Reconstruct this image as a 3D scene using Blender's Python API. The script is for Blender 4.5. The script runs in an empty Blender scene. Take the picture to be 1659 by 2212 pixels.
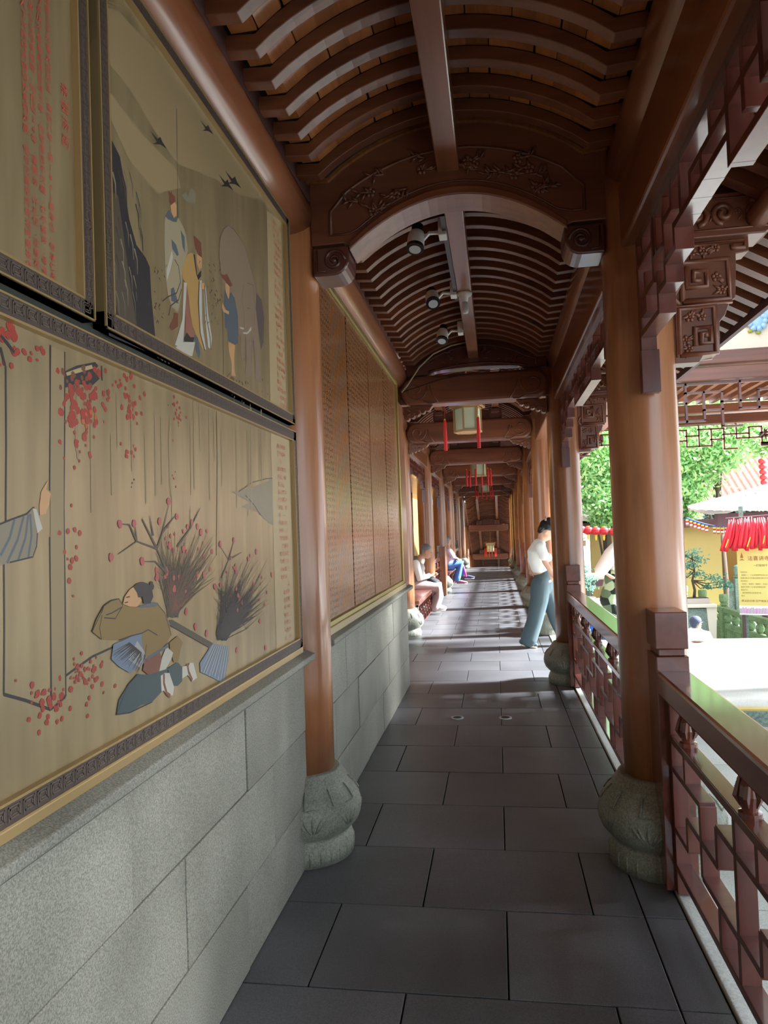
import bpy, bmesh, math, random
import numpy as np
from mathutils import Vector, Matrix
PI = math.pi
sc = bpy.context.scene
COL = sc.collection

# ------------------------------------------------------------ camera
F, CX, CY, H0 = 1534.0, 829.5, 1106.0, 1.5
_d = np.array([1072 - CX, 1141 - CY, F]); _d /= np.linalg.norm(_d)
_n = np.array([0.036, 1, 0.0]); _n[2] = -(_n[0] * _d[0] + _n[1] * _d[1]) / _d[2]; _n /= np.linalg.norm(_n)
CAM = np.array([np.cross(_n, _d), _d, -_n])          # rows: world X, Y, Z in camera axes
cam_data = bpy.data.cameras.new('camera')
cam_data.sensor_fit = 'HORIZONTAL'; cam_data.sensor_width = 36
cam_data.lens = F / 1659 * 36
cam_data.clip_start = 0.05; cam_data.clip_end = 400
cam = bpy.data.objects.new('camera', cam_data); COL.objects.link(cam)
mw = Matrix.Identity(4)
for i in range(3):
    mw[i][0] = CAM[i][0]; mw[i][1] = -CAM[i][1]; mw[i][2] = -CAM[i][2]
mw[0][3], mw[1][3], mw[2][3] = 0, 0, H0
cam.matrix_world = mw
sc.camera = cam

# ------------------------------------------------------------ sky, sun, exposure
w = bpy.data.worlds.new('sky'); sc.world = w; w.use_nodes = True
bg = w.node_tree.nodes['Background']
bg.inputs[0].default_value = (0.78, 0.89, 1.0, 1); bg.inputs[1].default_value = 3.4
sl = bpy.data.lights.new('sun', 'SUN'); sl.energy = 36.0; sl.angle = math.radians(7.0); sl.color = (0.93, 0.97, 1.0)
sun = bpy.data.objects.new('sun', sl); COL.objects.link(sun)
SUND = Vector((0.80, 0.13, 0.54)).normalized()
sun.rotation_euler = SUND.to_track_quat('Z', 'Y').to_euler(); sun.location = (8, 4, 20)
sc.view_settings.view_transform = 'Standard'; sc.view_settings.look = 'None'
sc.view_settings.gamma = 1.0; sc.view_settings.use_curve_mapping = False
sc.view_settings.exposure = 0.0

# ------------------------------------------------------------ measuring helpers (points of the photograph onto real planes)
def _ray(u, v): return CAM @ np.array([(u - CX) / F, (v - CY) / F, 1.0])
def atY(u, v, Y):
    r = _ray(u, v); t = Y / r[1]; return (t * r[0], Y, H0 + t * r[2])
def atX(u, v, X):
    r = _ray(u, v); t = X / r[0]; return (X, t * r[1], H0 + t * r[2])
def atZ(u, v, Z):
    r = _ray(u, v); t = (Z - H0) / r[2]; return (t * r[0], t * r[1], Z)

# ------------------------------------------------------------ mesh builder
class MB:
    def __init__(s): s.v = []; s.f = []
    def add(s, vs, fs):
        o = len(s.v); s.v += [tuple(map(float, p)) for p in vs]; s.f += [tuple(i + o for i in f) for f in fs]; return s
    def box(s, x0, x1, y0, y1, z0, z1):
        return s.add([(x0,y0,z0),(x1,y0,z0),(x1,y1,z0),(x0,y1,z0),(x0,y0,z1),(x1,y0,z1),(x1,y1,z1),(x0,y1,z1)],
            [(0,3,2,1),(4,5,6,7),(0,1,5,4),(1,2,6,5),(2,3,7,6),(3,0,4,7)])
    def bar(s, p, q, w, h, up=(0, 0, 1)):
        p = Vector(p); q = Vector(q); d = (q - p).normalized(); u = Vector(up)
        a = d.cross(u)
        if a.length < 1e-5: a = d.cross(Vector((1, 0, 0)))
        a.normalize(); b = a.cross(d).normalized(); a = a * w / 2; b = b * h / 2
        vs = [p-a-b, p+a-b, p+a+b, p-a+b, q-a-b, q+a-b, q+a+b, q-a+b]
        return s.add(vs, [(0,1,2,3),(7,6,5,4),(0,4,5,1),(1,5,6,2),(2,6,7,3),(3,7,4,0)])
    def prism(s, poly, axis, a, b):
        n = len(poly)
        def m(p, t):
            if axis == 'y': return (p[0], t, p[1])
            if axis == 'x': return (t, p[0], p[1])
            return (p[0], p[1], t)
        vs = [m(p, a) for p in poly] + [m(p, b) for p in poly]
        fs = [tuple(range(n)), tuple(range(2*n-1, n-1, -1))] + [(i, n+i, n+(i+1) % n, (i+1) % n) for i in range(n)]
        return s.add(vs, fs)
    def strip(s, lo, hi, axis, a, b):              # solid between two open curves of equal length
        n = len(lo)
        def m(p, t):
            if axis == 'y': return (p[0], t, p[1])
            if axis == 'x': return (t, p[0], p[1])
            return (p[0], p[1], t)
        vs = [m(p, a) for p in lo] + [m(p, a) for p in hi] + [m(p, b) for p in lo] + [m(p, b) for p in hi]
        fs = []
        for i in range(n-1):
            fs += [(i, i+1, n+i+1, n+i), (2*n+i, 3*n+i, 3*n+i+1, 2*n+i+1), (i, 2*n+i, 2*n+i+1, i+1), (n+i, n+i+1, 3*n+i+1, 3*n+i)]
        fs += [(0, n, 3*n, 2*n), (n-1, 3*n-1, 4*n-1, 2*n-1)]
        return s.add(vs, fs)
    def tube(s, pts, r, n=8, sx=1.0, side=None):
        pts = [Vector(p) for p in pts]; m = len(pts)
        rs = r if isinstance(r, (list, tuple)) else [r] * m
        o = len(s.v); prev = None
        for i, p in enumerate(pts):
            t = (pts[min(i+1, m-1)] - pts[max(i-1, 0)])
            if t.length < 1e-9: t = Vector((0, 0, 1))
            t.normalize()
            if side is not None: a = Vector(side) - t * t.dot(Vector(side))
            elif prev is None: a = t.orthogonal()
            else: a = prev - t * t.dot(prev)
            if a.length < 1e-6: a = t.orthogonal()
            a.normalize(); prev = a; b = t.cross(a)
            for k in range(n):
                c = 2*PI*k/n
                s.v.append(tuple(p + a * (math.cos(c) * rs[i] * sx) + b * (math.sin(c) * rs[i])))
        for i in range(m-1):
            for k in range(n):
                a0 = o+i*n+k; a1 = o+i*n+(k+1) % n
                s.f.append((a0, a1, a1+n, a0+n))
        s.f.append(tuple(o+k for k in range(n))[::-1]); s.f.append(tuple(o+(m-1)*n+k for k in range(n)))
        return s
    def lathe(s, c, prof, n=24, mod=None):
        o = len(s.v)
        for (r, z) in prof:
            for k in range(n):
                a = 2*PI*k/n; q = r * (mod(a, z) if mod else 1)
                s.v.append((c[0]+q*math.cos(a), c[1]+q*math.sin(a), c[2]+z))
        m = len(prof)
        for i in range(m-1):
            for k in range(n):
                a0 = o+i*n+k; a1 = o+i*n+(k+1) % n
                s.f.append((a0, a1, a1+n, a0+n))
        s.f.append(tuple(o+k for k in range(n))[::-1]); s.f.append(tuple(o+(m-1)*n+k for k in range(n)))
        return s
    def ell(s, c, r, nu=10, nv=6, rot=None):
        o = len(s.v); c = Vector(c); R = rot or Matrix.Identity(3)
        for j in range(nv+1):
            t = PI*j/nv
            for i in range(nu):
                a = 2*PI*i/nu
                s.v.append(tuple(c + R @ Vector((r[0]*math.sin(t)*math.cos(a), r[1]*math.sin(t)*math.sin(a), -r[2]*math.cos(t)))))
        for j in range(nv):
            for i in range(nu):
                a0 = o+j*nu+i; a1 = o+j*nu+(i+1) % nu
                s.f.append((a0, a1, a1+nu, a0+nu))
        return s
    def limb(s, pts, rs, n=12, sx=1.0, side=None):    # rounded-end tapered tube
        pts = [Vector(p) for p in pts]
        d0 = (pts[0]-pts[1]).normalized(); d1 = (pts[-1]-pts[-2]).normalized()
        P = [pts[0]+d0*rs[0]*.9, pts[0]+d0*rs[0]*.6]+pts+[pts[-1]+d1*rs[-1]*.6, pts[-1]+d1*rs[-1]*.9]
        R = [rs[0]*.4, rs[0]*.8]+list(rs)+[rs[-1]*.8, rs[-1]*.4]
        return s.tube(P, R, n, sx, side)
    def build(s, name, mat, parent=None, smooth=False, bevel=0, base=None):
        me = bpy.data.meshes.new(name)
        off = Vector(parent.get('org', (0, 0, 0))) if parent is not None else Vector(base or (0, 0, 0))
        if parent is not None and base: off = Vector(base)
        me.from_pydata([(x-off.x, y-off.y, z-off.z) for x, y, z in s.v], [], s.f)
        me.materials.append(mat)
        bm = bmesh.new(); bm.from_mesh(me); bmesh.ops.recalc_face_normals(bm, faces=bm.faces); bm.to_mesh(me); bm.free()
        if smooth: me.polygons.foreach_set('use_smooth', [True]*len(me.polygons))
        o = bpy.data.objects.new(name, me); COL.objects.link(o)
        if parent is not None:
            o.parent = parent
            po = Vector(parent.get('org', (0, 0, 0)))
            if base: o.location = off - po
            o['org'] = tuple(off)
        else:
            o.location = off; o['org'] = tuple(off)
        if smooth == 'auto':
            pass
        if bevel:
            b = o.modifiers.new('bevel', 'BEVEL'); b.width = bevel; b.segments = 2; b.limit_method = 'ANGLE'; b.angle_limit = 0.7
            b.harden_normals = False
        return o

def tag(o, label=None, cat=None, group=None, kind=None):
    if label: o['label'] = label
    if cat: o['category'] = cat
    if group: o['group'] = group
    if kind: o['kind'] = kind
    return o
def empty(name, loc, label=None, cat=None, group=None, kind=None):
    o = bpy.data.objects.new(name, None); COL.objects.link(o); o.location = loc; o['org'] = tuple(map(float, loc))
    o.empty_display_size = 0.1
    return tag(o, label, cat, group, kind)
def copy_tree(o, loc=None, rz=None, parent=None, label=None):
    c = o.copy(); COL.objects.link(c)
    if parent is not None: c.parent = parent
    if loc is not None: c.location = loc; c['org'] = tuple(map(float, loc))
    if rz is not None: c.rotation_euler = (0, 0, rz)
    if label: c['label'] = label
    for ch in list(o.children): copy_tree(ch, parent=c)
    return c
def blend(mb, name, mat, parent=None, voxel=0.014, sm=6, base=None):     # fuse overlapping volumes into one continuous surface
    o = mb.build('tmp', mat, None)
    r = o.modifiers.new('r', 'REMESH'); r.mode = 'VOXEL'; r.voxel_size = voxel
    if sm:
        q = o.modifiers.new('s', 'SMOOTH'); q.factor = 0.5; q.iterations = sm
    dg = bpy.context.evaluated_depsgraph_get(); ev = o.evaluated_get(dg)
    me = bpy.data.meshes.new_from_object(ev)
    bpy.data.objects.remove(o)
    off = Vector(base) if base else (Vector(parent['org']) if parent is not None else Vector((0, 0, 0)))
    me.transform(Matrix.Translation(-off)); me.name = name
    me.materials.clear(); me.materials.append(mat)
    me.polygons.foreach_set('use_smooth', [True]*len(me.polygons))
    n = bpy.data.objects.new(name, me); COL.objects.link(n); n['org'] = tuple(off)
    if parent is not None: n.parent = parent
    else: n.location = off
    return n

# ------------------------------------------------------------ materials
def srgb(r, g, b):
    f = lambda c: (c/255/12.92) if c/255 <= .04045 else ((c/255+.055)/1.055)**2.4
    return (f(r), f(g), f(b), 1)
def new_mat(name, col, rough=.5, metal=0, coat=0, coat_rough=.15, spec=.5):
    m = bpy.data.materials.new(name); m.use_nodes = True
    p = m.node_tree.nodes['Principled BSDF']
    p.inputs['Base Color'].default_value = col; p.inputs['Roughness'].default_value = rough
    p.inputs['Metallic'].default_value = metal; p.inputs['Coat Weight'].default_value = coat
    p.inputs['Coat Roughness'].default_value = coat_rough; p.inputs['Specular IOR Level'].default_value = spec
    return m
def nd(m, t, **k):
    n = m.node_tree.nodes.new(t)
    for a, b in k.items():
        if a in n.inputs: n.inputs[a].default_value = b
        else: setattr(n, a, b)
    return n
def lk(m, a, b): m.node_tree.links.new(a, b)
def ramp(m, fac, stops):
    r = nd(m, 'ShaderNodeValToRGB'); e = r.color_ramp.elements
    while len(e) < len(stops): e.new(.5)
    for i, (p, c) in enumerate(stops): e[i].position = p; e[i].color = c
    lk(m, fac, r.inputs[0]); return r.outputs[0]
def wood(name, c1, c2, axis='z', rough=.38, coat=.5, cr=.16, fine=26, bump=.08, knots=True, var=.35):
    m = new_mat(name, c1, rough, coat=coat, coat_rough=cr); p = m.node_tree.nodes['Principled BSDF']
    tc = nd(m, 'ShaderNodeTexCoord'); oi = nd(m, 'ShaderNodeObjectInfo')
    mp = nd(m, 'ShaderNodeMapping'); s = {'x': (1.2, fine, fine), 'y': (fine, 1.2, fine), 'z': (fine, fine, 1.2)}[axis]
    mp.inputs['Scale'].default_value = s
    ad = nd(m, 'ShaderNodeVectorMath', operation='ADD'); mu = nd(m, 'ShaderNodeVectorMath', operation='SCALE'); mu.inputs[3].default_value = 17.0
    lk(m, oi.outputs['Random'], mu.inputs[0]); lk(m, tc.outputs['Object'], ad.inputs[0]); lk(m, mu.outputs[0], ad.inputs[1])
    lk(m, ad.outputs[0], mp.inputs[0])
    n = nd(m, 'ShaderNodeTexNoise', Scale=1.0, Detail=5.0, Roughness=.6, Distortion=.4); lk(m, mp.outputs[0], n.inputs['Vector'])
    mp2 = nd(m, 'ShaderNodeMapping'); mp2.inputs['Scale'].default_value = tuple(.16*v if v == fine else .5 for v in s)
    lk(m, ad.outputs[0], mp2.inputs[0])
    n2 = nd(m, 'ShaderNodeTexNoise', Scale=1.0, Detail=3.0); lk(m, mp2.outputs[0], n2.inputs['Vector'])
    mx = nd(m, 'ShaderNodeMath', operation='MULTIPLY_ADD'); mx.inputs[1].default_value = .45
    lk(m, n.outputs[0], mx.inputs[0])
    sc2 = nd(m, 'ShaderNodeMath', operation='MULTIPLY'); sc2.inputs[1].default_value = .6; lk(m, n2.outputs[0], sc2.inputs[0])
    lk(m, sc2.outputs[0], mx.inputs[2])
    c = ramp(m, mx.outputs[0], [(.36, c2), (.62, c1)])
    hv = nd(m, 'ShaderNodeHueSaturation'); mr = nd(m, 'ShaderNodeMapRange'); mr.inputs[3].default_value = 1-var/2; mr.inputs[4].default_value = 1+var/2
    lk(m, oi.outputs['Random'], mr.inputs[0]); lk(m, mr.outputs[0], hv.inputs['Value']); lk(m, c, hv.inputs['Color'])
    lk(m, hv.outputs[0], p.inputs['Base Color'])
    b = nd(m, 'ShaderNodeBump', Strength=bump, Distance=.004); lk(m, n.outputs[0], b.inputs['Height']); lk(m, b.outputs[0], p.inputs['Normal'])
    return m
def stone(name, c1, c2, rough=.55, scale=260, big=2.2, dirt=None, spec=.5, bump=.15):
    m = new_mat(name, c1, rough, spec=spec); p = m.node_tree.nodes['Principled BSDF']
    tc = nd(m, 'ShaderNodeTexCoord'); oi = nd(m, 'ShaderNodeObjectInfo')
    ad = nd(m, 'ShaderNodeVectorMath', operation='ADD'); mu = nd(m, 'ShaderNodeVectorMath', operation='SCALE'); mu.inputs[3].default_value = 31.0
    lk(m, oi.outputs['Random'], mu.inputs[0]); lk(m, tc.outputs['Object'], ad.inputs[0]); lk(m, mu.outputs[0], ad.inputs[1])
    n = nd(m, 'ShaderNodeTexNoise', Scale=float(scale), Detail=2.0, Roughness=.7); lk(m, ad.outputs[0], n.inputs['Vector'])
    n2 = nd(m, 'ShaderNodeTexNoise', Scale=float(big), Detail=4.0); lk(m, ad.outputs[0], n2.inputs['Vector'])
    c = ramp(m, n.outputs[0], [(.38, c2), (.62, c1)])
    d = ramp(m, n2.outputs[0], [(.3, (.72, .72, .70, 1)), (.65, (1.05, 1.05, 1.05, 1))])
    mm = nd(m, 'ShaderNodeMix', data_type='RGBA', blend_type='MULTIPLY'); mm.inputs[0].default_value = 1
    lk(m, c, mm.inputs[6]); lk(m, d, mm.inputs[7])
    hv = nd(m, 'ShaderNodeHueSaturation'); mr = nd(m, 'ShaderNodeMapRange'); mr.inputs[3].default_value = .9; mr.inputs[4].default_value = 1.1
    lk(m, oi.outputs['Random'], mr.inputs[0]); lk(m, mr.outputs[0], hv.inputs['Value']); lk(m, mm.outputs[2], hv.inputs['Color'])
    lk(m, hv.outputs[0], p.inputs['Base Color'])
    b = nd(m, 'ShaderNodeBump', Strength=bump, Distance=.002); lk(m, n.outputs[0], b.inputs['Height']); lk(m, b.outputs[0], p.inputs['Normal'])
    return m
W = {}
W['col'] = wood('varnished_pine_column', srgb(168, 110, 70), srgb(108, 64, 40), 'z', .34, .6, .14, 14)
W['beamx'] = wood('varnished_beam_cross', srgb(128, 74, 48), srgb(84, 42, 28), 'x', .36, .5, .2, 18)
W['beamy'] = wood('varnished_beam_long', srgb(150, 92, 60), srgb(104, 58, 36), 'y', .32, .6, .14, 14)
W['rib'] = wood('rafter_wood', srgb(128, 76, 48), srgb(88, 48, 30), 'x', .42, .22, .2, 22)
W['plank'] = wood('ceiling_plank_wood', srgb(186, 118, 66), srgb(140, 78, 40), 'y', .42, .35, .22, 40, var=.5)
W['red'] = wood('red_stained_lattice', srgb(112, 58, 44), srgb(78, 34, 28), 'z', .32, .55, .14, 20)
W['redy'] = wood('red_stained_rail', srgb(116, 62, 46), srgb(80, 38, 30), 'y', .25, .8, .1, 16, var=.1)
W['carve'] = wood('carved_wood', srgb(132, 80, 54), srgb(98, 54, 36), 'x', .4, .4, .2, 16)
W['carvedark'] = wood('dark_carved_wood', srgb(92, 48, 38), srgb(66, 32, 26), 'x', .34, .6, .15, 16)
W['panel'] = wood('backing_panel_wood', srgb(140, 88, 54), srgb(98, 58, 34), 'z', .4, .4, .2, 20)
W['wall'] = stone('wall_granite', srgb(166, 163, 151), srgb(122, 120, 110), .62, 230, 2.0)
W['floor'] = stone('floor_granite', srgb(110, 110, 114), srgb(90, 90, 93), .38, 240, 1.6)
W['base'] = stone('carved_base_stone', srgb(150, 152, 138), srgb(118, 120, 108), .6, 120, 5, bump=.3)
W['terrace'] = stone('terrace_stone', srgb(214, 214, 208), srgb(188, 190, 186), .6, 120, 1.2)
W['green_stone'] = stone('mossy_stone', srgb(150, 176, 128), srgb(112, 142, 98), .8, 40, 2.5)
W['grey_stone'] = stone('grey_court_stone', srgb(150, 168, 156), srgb(112, 130, 122), .8, 40, 2.5)
W['court'] = stone('courtyard_paving', srgb(150, 160, 156), srgb(120, 130, 128), .8, 30, 1.0)
def gold_mat():
    m = new_mat('aged_gold_leaf', srgb(178, 150, 100), .36, metal=.35, spec=.6); p = m.node_tree.nodes['Principled BSDF']
    tc = nd(m, 'ShaderNodeTexCoord')
    mp = nd(m, 'ShaderNodeMapping'); mp.inputs['Scale'].default_value = (1, 9, 1.2); lk(m, tc.outputs['Object'], mp.inputs[0])
    n = nd(m, 'ShaderNodeTexNoise', Scale=2.0, Detail=5.0); lk(m, mp.outputs[0], n.inputs['Vector'])
    c = ramp(m, n.outputs[0], [(.3, srgb(142, 124, 92)), (.7, srgb(166, 146, 110))]); lk(m, c, p.inputs['Base Color'])
    return m
W['gold'] = gold_mat()
def flat(name, c, rough=.4, **k): W[name] = new_mat(name, srgb(*c), rough, **k); return W[name]
flat('gold_edge', (176, 148, 102), .35, metal=.4); flat('brass', (190, 175, 110), .3, metal=.7)
flat('frame_dark', (78, 66, 60), .45); flat('frame_pattern', (104, 90, 80), .4); flat('frame_blue', (78, 78, 88), .4)
flat('recess_green', (48, 52, 44), .6); flat('pale_strip', (178, 156, 118), .4)
flat('ink', (52, 48, 50), .45); flat('ink_soft', (150, 132, 100), .45); flat('ink_mid', (84, 74, 62), .45); flat('red_leaf', (160, 60, 48), .4)
flat('orange_leaf', (190, 96, 50), .4); flat('red_text', (196, 84, 72), .4); flat('skin_print', (196, 150, 104), .4)
flat('ochre_robe', (134, 108, 60), .4); flat('yellow_robe', (176, 140, 84), .4); flat('grey_print', (134, 124, 102), .4)
flat('elephant_grey', (138, 118, 98), .4); flat('pale_robe', (160, 146, 118), .4); flat('elephant_dark', (96, 84, 80), .4); flat('blue_print', (88, 96, 104), .4); flat('teal_print', (62, 76, 78), .4)
flat('white_print', (186, 180, 166), .4); flat('brown_print', (120, 72, 56), .4); flat('rose_print', (150, 100, 84), .4); flat('straw_blue', (110, 124, 142), .4)
flat('cloud_print', (150, 130, 96), .42); flat('pink_leaf', (176, 84, 84), .4)
flat('white_plastic', (226, 224, 218), .35); flat('black_metal', (28, 28, 30), .35); flat('lamp_glass', (200, 205, 210), .1)
flat('lantern_paper', (196, 206, 176), .6); flat('lantern_wood', (178, 140, 96), .45); flat('tassel_red', (206, 34, 34), .7)
flat('red_silk', (204, 20, 40), .5); flat('red_paper', (196, 36, 44), .5); flat('yellow_tassel', (232, 196, 60), .7)
flat('ochre_wall', (150, 106, 44), .85); flat('cream_wall', (206, 176, 110), .85); flat('white_plaster', (228, 216, 196), .8)  # ochre darkened to stand for the eave's shade on the hall wall
flat('dark_timber', (92, 60, 62), .6); flat('purple_timber', (110, 84, 92), .6); flat('roof_tile', (206, 160, 150), .7); flat('roof_tile_white', (240, 224, 218), .7)
flat('sign_yellow', (206, 186, 108), .45); flat('sign_white', (244, 240, 244), .45); flat('sign_brown', (150, 70, 44), .5); flat('sign_purple', (150, 70, 130), .5)
flat('blue_board', (40, 90, 190), .4); flat('ceramic_blue', (150, 190, 225), .3); flat('dark_green', (40, 60, 58), .8); flat('lime', (150, 165, 60), .8)
flat('skin', (214, 168, 140), .5); flat('skin_tan', (190, 142, 112), .5); flat('white_cloth', (236, 236, 228), .8); flat('jeans', (72, 88, 94), .85); flat('black_hair', (24, 22, 24), .4)
flat('grey_hair', (112, 112, 114), .6); flat('knit_vest', (112, 106, 104), .9); flat('mauve_cloth', (172, 150, 146), .85); flat('lavender', (214, 200, 222), .85)
flat('blue_trousers', (84, 124, 196), .85); flat('black_bag', (34, 36, 46), .7); flat('shoe_cream', (226, 214, 178), .6); flat('shoe_mauve', (168, 110, 130), .7); flat('navy', (70, 76, 100), .8)
flat('pink', (226, 60, 140), .6); flat('camo', (118, 136, 96), .9); flat('cable', (196, 178, 140), .5); flat('bark', (84, 66, 52), .9); flat('pale_cap', (236, 232, 226), .8)
flat('yellow_paint', (226, 196, 110), .7); flat('dry_leaf', (96, 66, 44), .8); flat('pot', (190, 180, 170), .7)
def leaf_mat(name, c1, c2):
    m = new_mat(name, c1, .55); p = m.node_tree.nodes['Principled BSDF']
    g = nd(m, 'ShaderNodeNewGeometry'); c = ramp(m, g.outputs['Random Per Island'], [(0, c2), (1, c1)])
    lk(m, c, p.inputs['Base Color'])
    tr = nd(m, 'ShaderNodeBsdfTranslucent'); lk(m, c, tr.inputs[0]); mx = nd(m, 'ShaderNodeMixShader'); mx.inputs[0].default_value = .45
    lk(m, p.outputs[0], mx.inputs[1]); lk(m, tr.outputs[0], mx.inputs[2]); lk(m, mx.outputs[0], m.node_tree.nodes['Material Output'].inputs[0])
    return m
W['leaf'] = leaf_mat('tree_leaf', srgb(205, 235, 160), srgb(125, 182, 125))
W['leaf_dark'] = new_mat('dulled_tree_leaf', srgb(84, 88, 66), .6)  # leaf colour darkened and dulled to cut the green cast on the walkway
W['leaf_blue'] = leaf_mat('bonsai_leaf', srgb(110, 170, 150), srgb(70, 130, 110))
# ============================================================ SETTING
YC = [-0.4, 3.34, 7.05, 10.2, 13.75, 17.2, 20.7, 24.2, 27.7]
ORD = ['nearest', 'second', 'third', 'fourth', 'fifth', 'sixth', 'seventh', 'eighth', 'ninth']
random.seed(5)
# ---- floor
fl = empty('floor', (0, 0, 0), kind='structure')
ys = [2.33 + .53*k for k in range(-8, 50)]
far = MB()
for i in range(len(ys)-1):
    a, b = ys[i], ys[i+1]
    if a > 28: break
    xl = -.93 if b < 7.2 else -1.62
    typ = (i - 8) % 2
    xs = [xl] + ([-.68, -.02, .50] if typ == 0 else [-.35, .31, .50])
    if xl < -1 and typ == 1: xs.insert(1, -1.01)
    if xl < -1 and typ == 0: xs.insert(1, -1.34)
    xs.append(.652)
    for j in range(len(xs)-1):
        dz = random.uniform(-.0015, .0008)
        y1 = min(b, 28)
        m = far if (a > 11 or b < 1.2) else MB()
        m.box(xs[j]+.003, xs[j+1]-.003, a+.003, y1-.003, -.06, dz)
        if m is not far: m.build('floor_slab', W['floor'], fl, base=((xs[j]+xs[j+1])/2, (a+b)/2, 0), bevel=.002)
o = far.build('distant_slabs', W['floor'], fl); o['kind'] = 'stuff'
flat('joint', (40, 38, 36), .9)
MB().box(-1.7, .66, -7, 28, -.3, -.012).build('floor_bed', W['joint'], fl)
tag(MB().box(.658, .82, -7, 28, -.3, .012).build('trim_1', W['terrace'], None, bevel=.004), kind='structure')
# slope down beyond the level floor
st = empty('floor_2', (0, 28, 0), kind='structure')
for k in range(18):
    MB().box(-1.62, .8, 28+.35*k, 28+.35*(k+1), -.8-.14*k, -.14*(k+1)).build('stair_step', W['floor'], st)

# ---- left wall: stone wainscot, ledge and timber above
wl = empty('wall_left', (-1.0, 3, 0), kind='structure')
def course(y0, y1, seams, z0, z1, x):
    s = [y0]+seams+[y1]
    for a, b in zip(s[:-1], s[1:]):
        dx = random.uniform(-.003, .003)
        MB().box(-1.15, x+dx, a+.002, b-.002, z0+.002, z1-.002).build('stone_block', W['wall'], wl, base=(-1, (a+b)/2, z0), bevel=.003)
for r, (z0, z1, off) in enumerate(((0, .285, .0), (.285, .6, .32), (.6, .915, 0.03))):
    course(3.5, 6.93, [4.06+(.0 if r != 1 else -.3)+.63*k for k in range(5) if 4.06+(.0 if r != 1 else -.3)+.63*k < 6.9], z0, z1, -.89)
    course(-3.0, 3.2, [-2.4+off+.8*k for k in range(7)], z0, z1, -.905)
MB().box(-1.14, -.93, -3, 6.9, 0, .9).build('mortar_core', W['joint'], wl)
MB().box(-1.15, -.96, 6.93, 6.99, 0, .93).build('wall_end', W['wall'], wl, bevel=.01)
lp = [(-.95, .905), (-.885, .905), (-.845, .93), (-.825, .945), (-.825, .968), (-.87, .985), (-.95, .985)]
for a, b in ((3.5, 6.93), (-3.0, 3.12)):
    MB().prism([(x, z) for x, z in lp], 'y', a, b).build('ledge', W['wall'], wl, bevel=.004)
MB().box(-1.12, -.93, -3, 6.9, .985, 2.95).build('timber_backing', W['panel'], wl)
MB().box(-1.25, -1.12, -7, 7.0, -.1, 3.3).build('outer_skin', W['white_plaster'], wl)
tag(MB().box(-2, 2.4, -7.2, -7, -.3, 3.8).build('wall_back_added', W['panel'], None), kind='structure')  # end wall out of view, added to keep the corridor dark
tag(MB().box(-1.15, -.905, -7, -3, -.1, 3.0).build('wall_left_2', W['panel'], None), kind='structure')

# ---- vaulted ceiling
ce = empty('ceiling', (0, 5, 3), kind='structure')
def vault(x0, x1, kl, kr, z0, sag, n=18):
    P = [(x0, z0+.008)]
    for i in range(n+1):
        t = i/n; x = kl+(kr-kl)*t
        P.append((x, z0+sag*(1-(2*t-1)**2)**.92))
    P.append((x1, z0+.008)); return P
VN = vault(-.83, .56, -.726, .452, 3.115, .215)
VW = vault(-1.22, .56, -1.09, .452, 3.115, .30)
def up(P, d): return [(x, z+d) for x, z in P]
ribs = {}
for key, V in (('n', VN), ('w', VW)):
    me_o = MB().strip(V, up(V, .055), 'y', -.026, .026).build('rafter', W['rib'], ce, base=(0, 0, 0), bevel=.003)
    ribs[key] = me_o
def rib(key, y):
    o = ribs[key].copy(); COL.objects.link(o); o.location = Vector((0, y, 0)) - Vector(ce['org']); return o
y = .72 + .0
n0 = 3.1
k = -14
while n0 + .17*k < 7.0:
    yy = n0 + .17*k
    if not (3.2 < yy < 3.46): rib('n', yy)
    k += 1
yy = 7.25
while yy < 28:
    if min(abs(yy-c) for c in YC) > .12: rib('w', yy)
    yy += .17
for key in ribs: bpy.data.objects.remove(ribs[key])
# boards above the rafters: single planks where they can be told apart
pl_edges = [-.80+.0845*i for i in range(17)]
def zc(V, x):
    for (a, b) in zip(V[:-1], V[1:]):
        if a[0] <= x <= b[0] or b is V[-1]:
            t = (x-a[0])/(b[0]-a[0]); return a[1]+t*(b[1]-a[1])
for g in range(8):
    ya = 1.74+.17*g + .026; yb = ya+.118
    for i in range(16):
        xa = pl_edges[i]+random.uniform(-.008, .008)+.001; xb = pl_edges[i+1]-.002
        za, zb = zc(VN, max(xa, -.82))+.057, zc(VN, min(xb, .55))+.057
        MB().add([(xa, ya, za), (xb, ya, zb), (xb, yb, zb), (xa, yb, za), (xa, ya, za+.014), (xb, ya, zb+.014), (xb, yb, zb+.014), (xa, yb, za+.014)],
                 [(0,3,2,1),(4,5,6,7),(0,1,5,4),(1,2,6,5),(2,3,7,6),(3,0,4,7)]).build('ceiling_plank', W['plank'], ce, base=(xa, ya, za))
MB().strip(up(VN, .075), up(VN, .10), 'y', 1.6, 3.25).build('under_roof', W['joint'], ce)
MB().strip(up(VN, .057), up(VN, .11), 'y', -6.9, 1.74).build('boarding', W['plank'], ce)
MB().strip(up(VN, .057), up(VN, .11), 'y', 3.25, 7.1).build('boarding', W['plank'], ce)
MB().strip(up(VW, .057), up(VW, .11), 'y', 7.1, 28.1).build('boarding', W['plank'], ce)
# roof shell above
rs = [(-1.5, 3.2), (-1.28, 3.28), (-.95, 3.26), (-.3, 3.62), (.55, 3.30), (.8, 3.25), (1.52, 2.79), (1.56, 2.86), (-.15, 4.0), (-1.6, 3.25)]
tag(MB().prism(rs, 'y', -7, 28.1).build('ceiling_2', W['roof_tile'], None), kind='structure')

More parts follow.
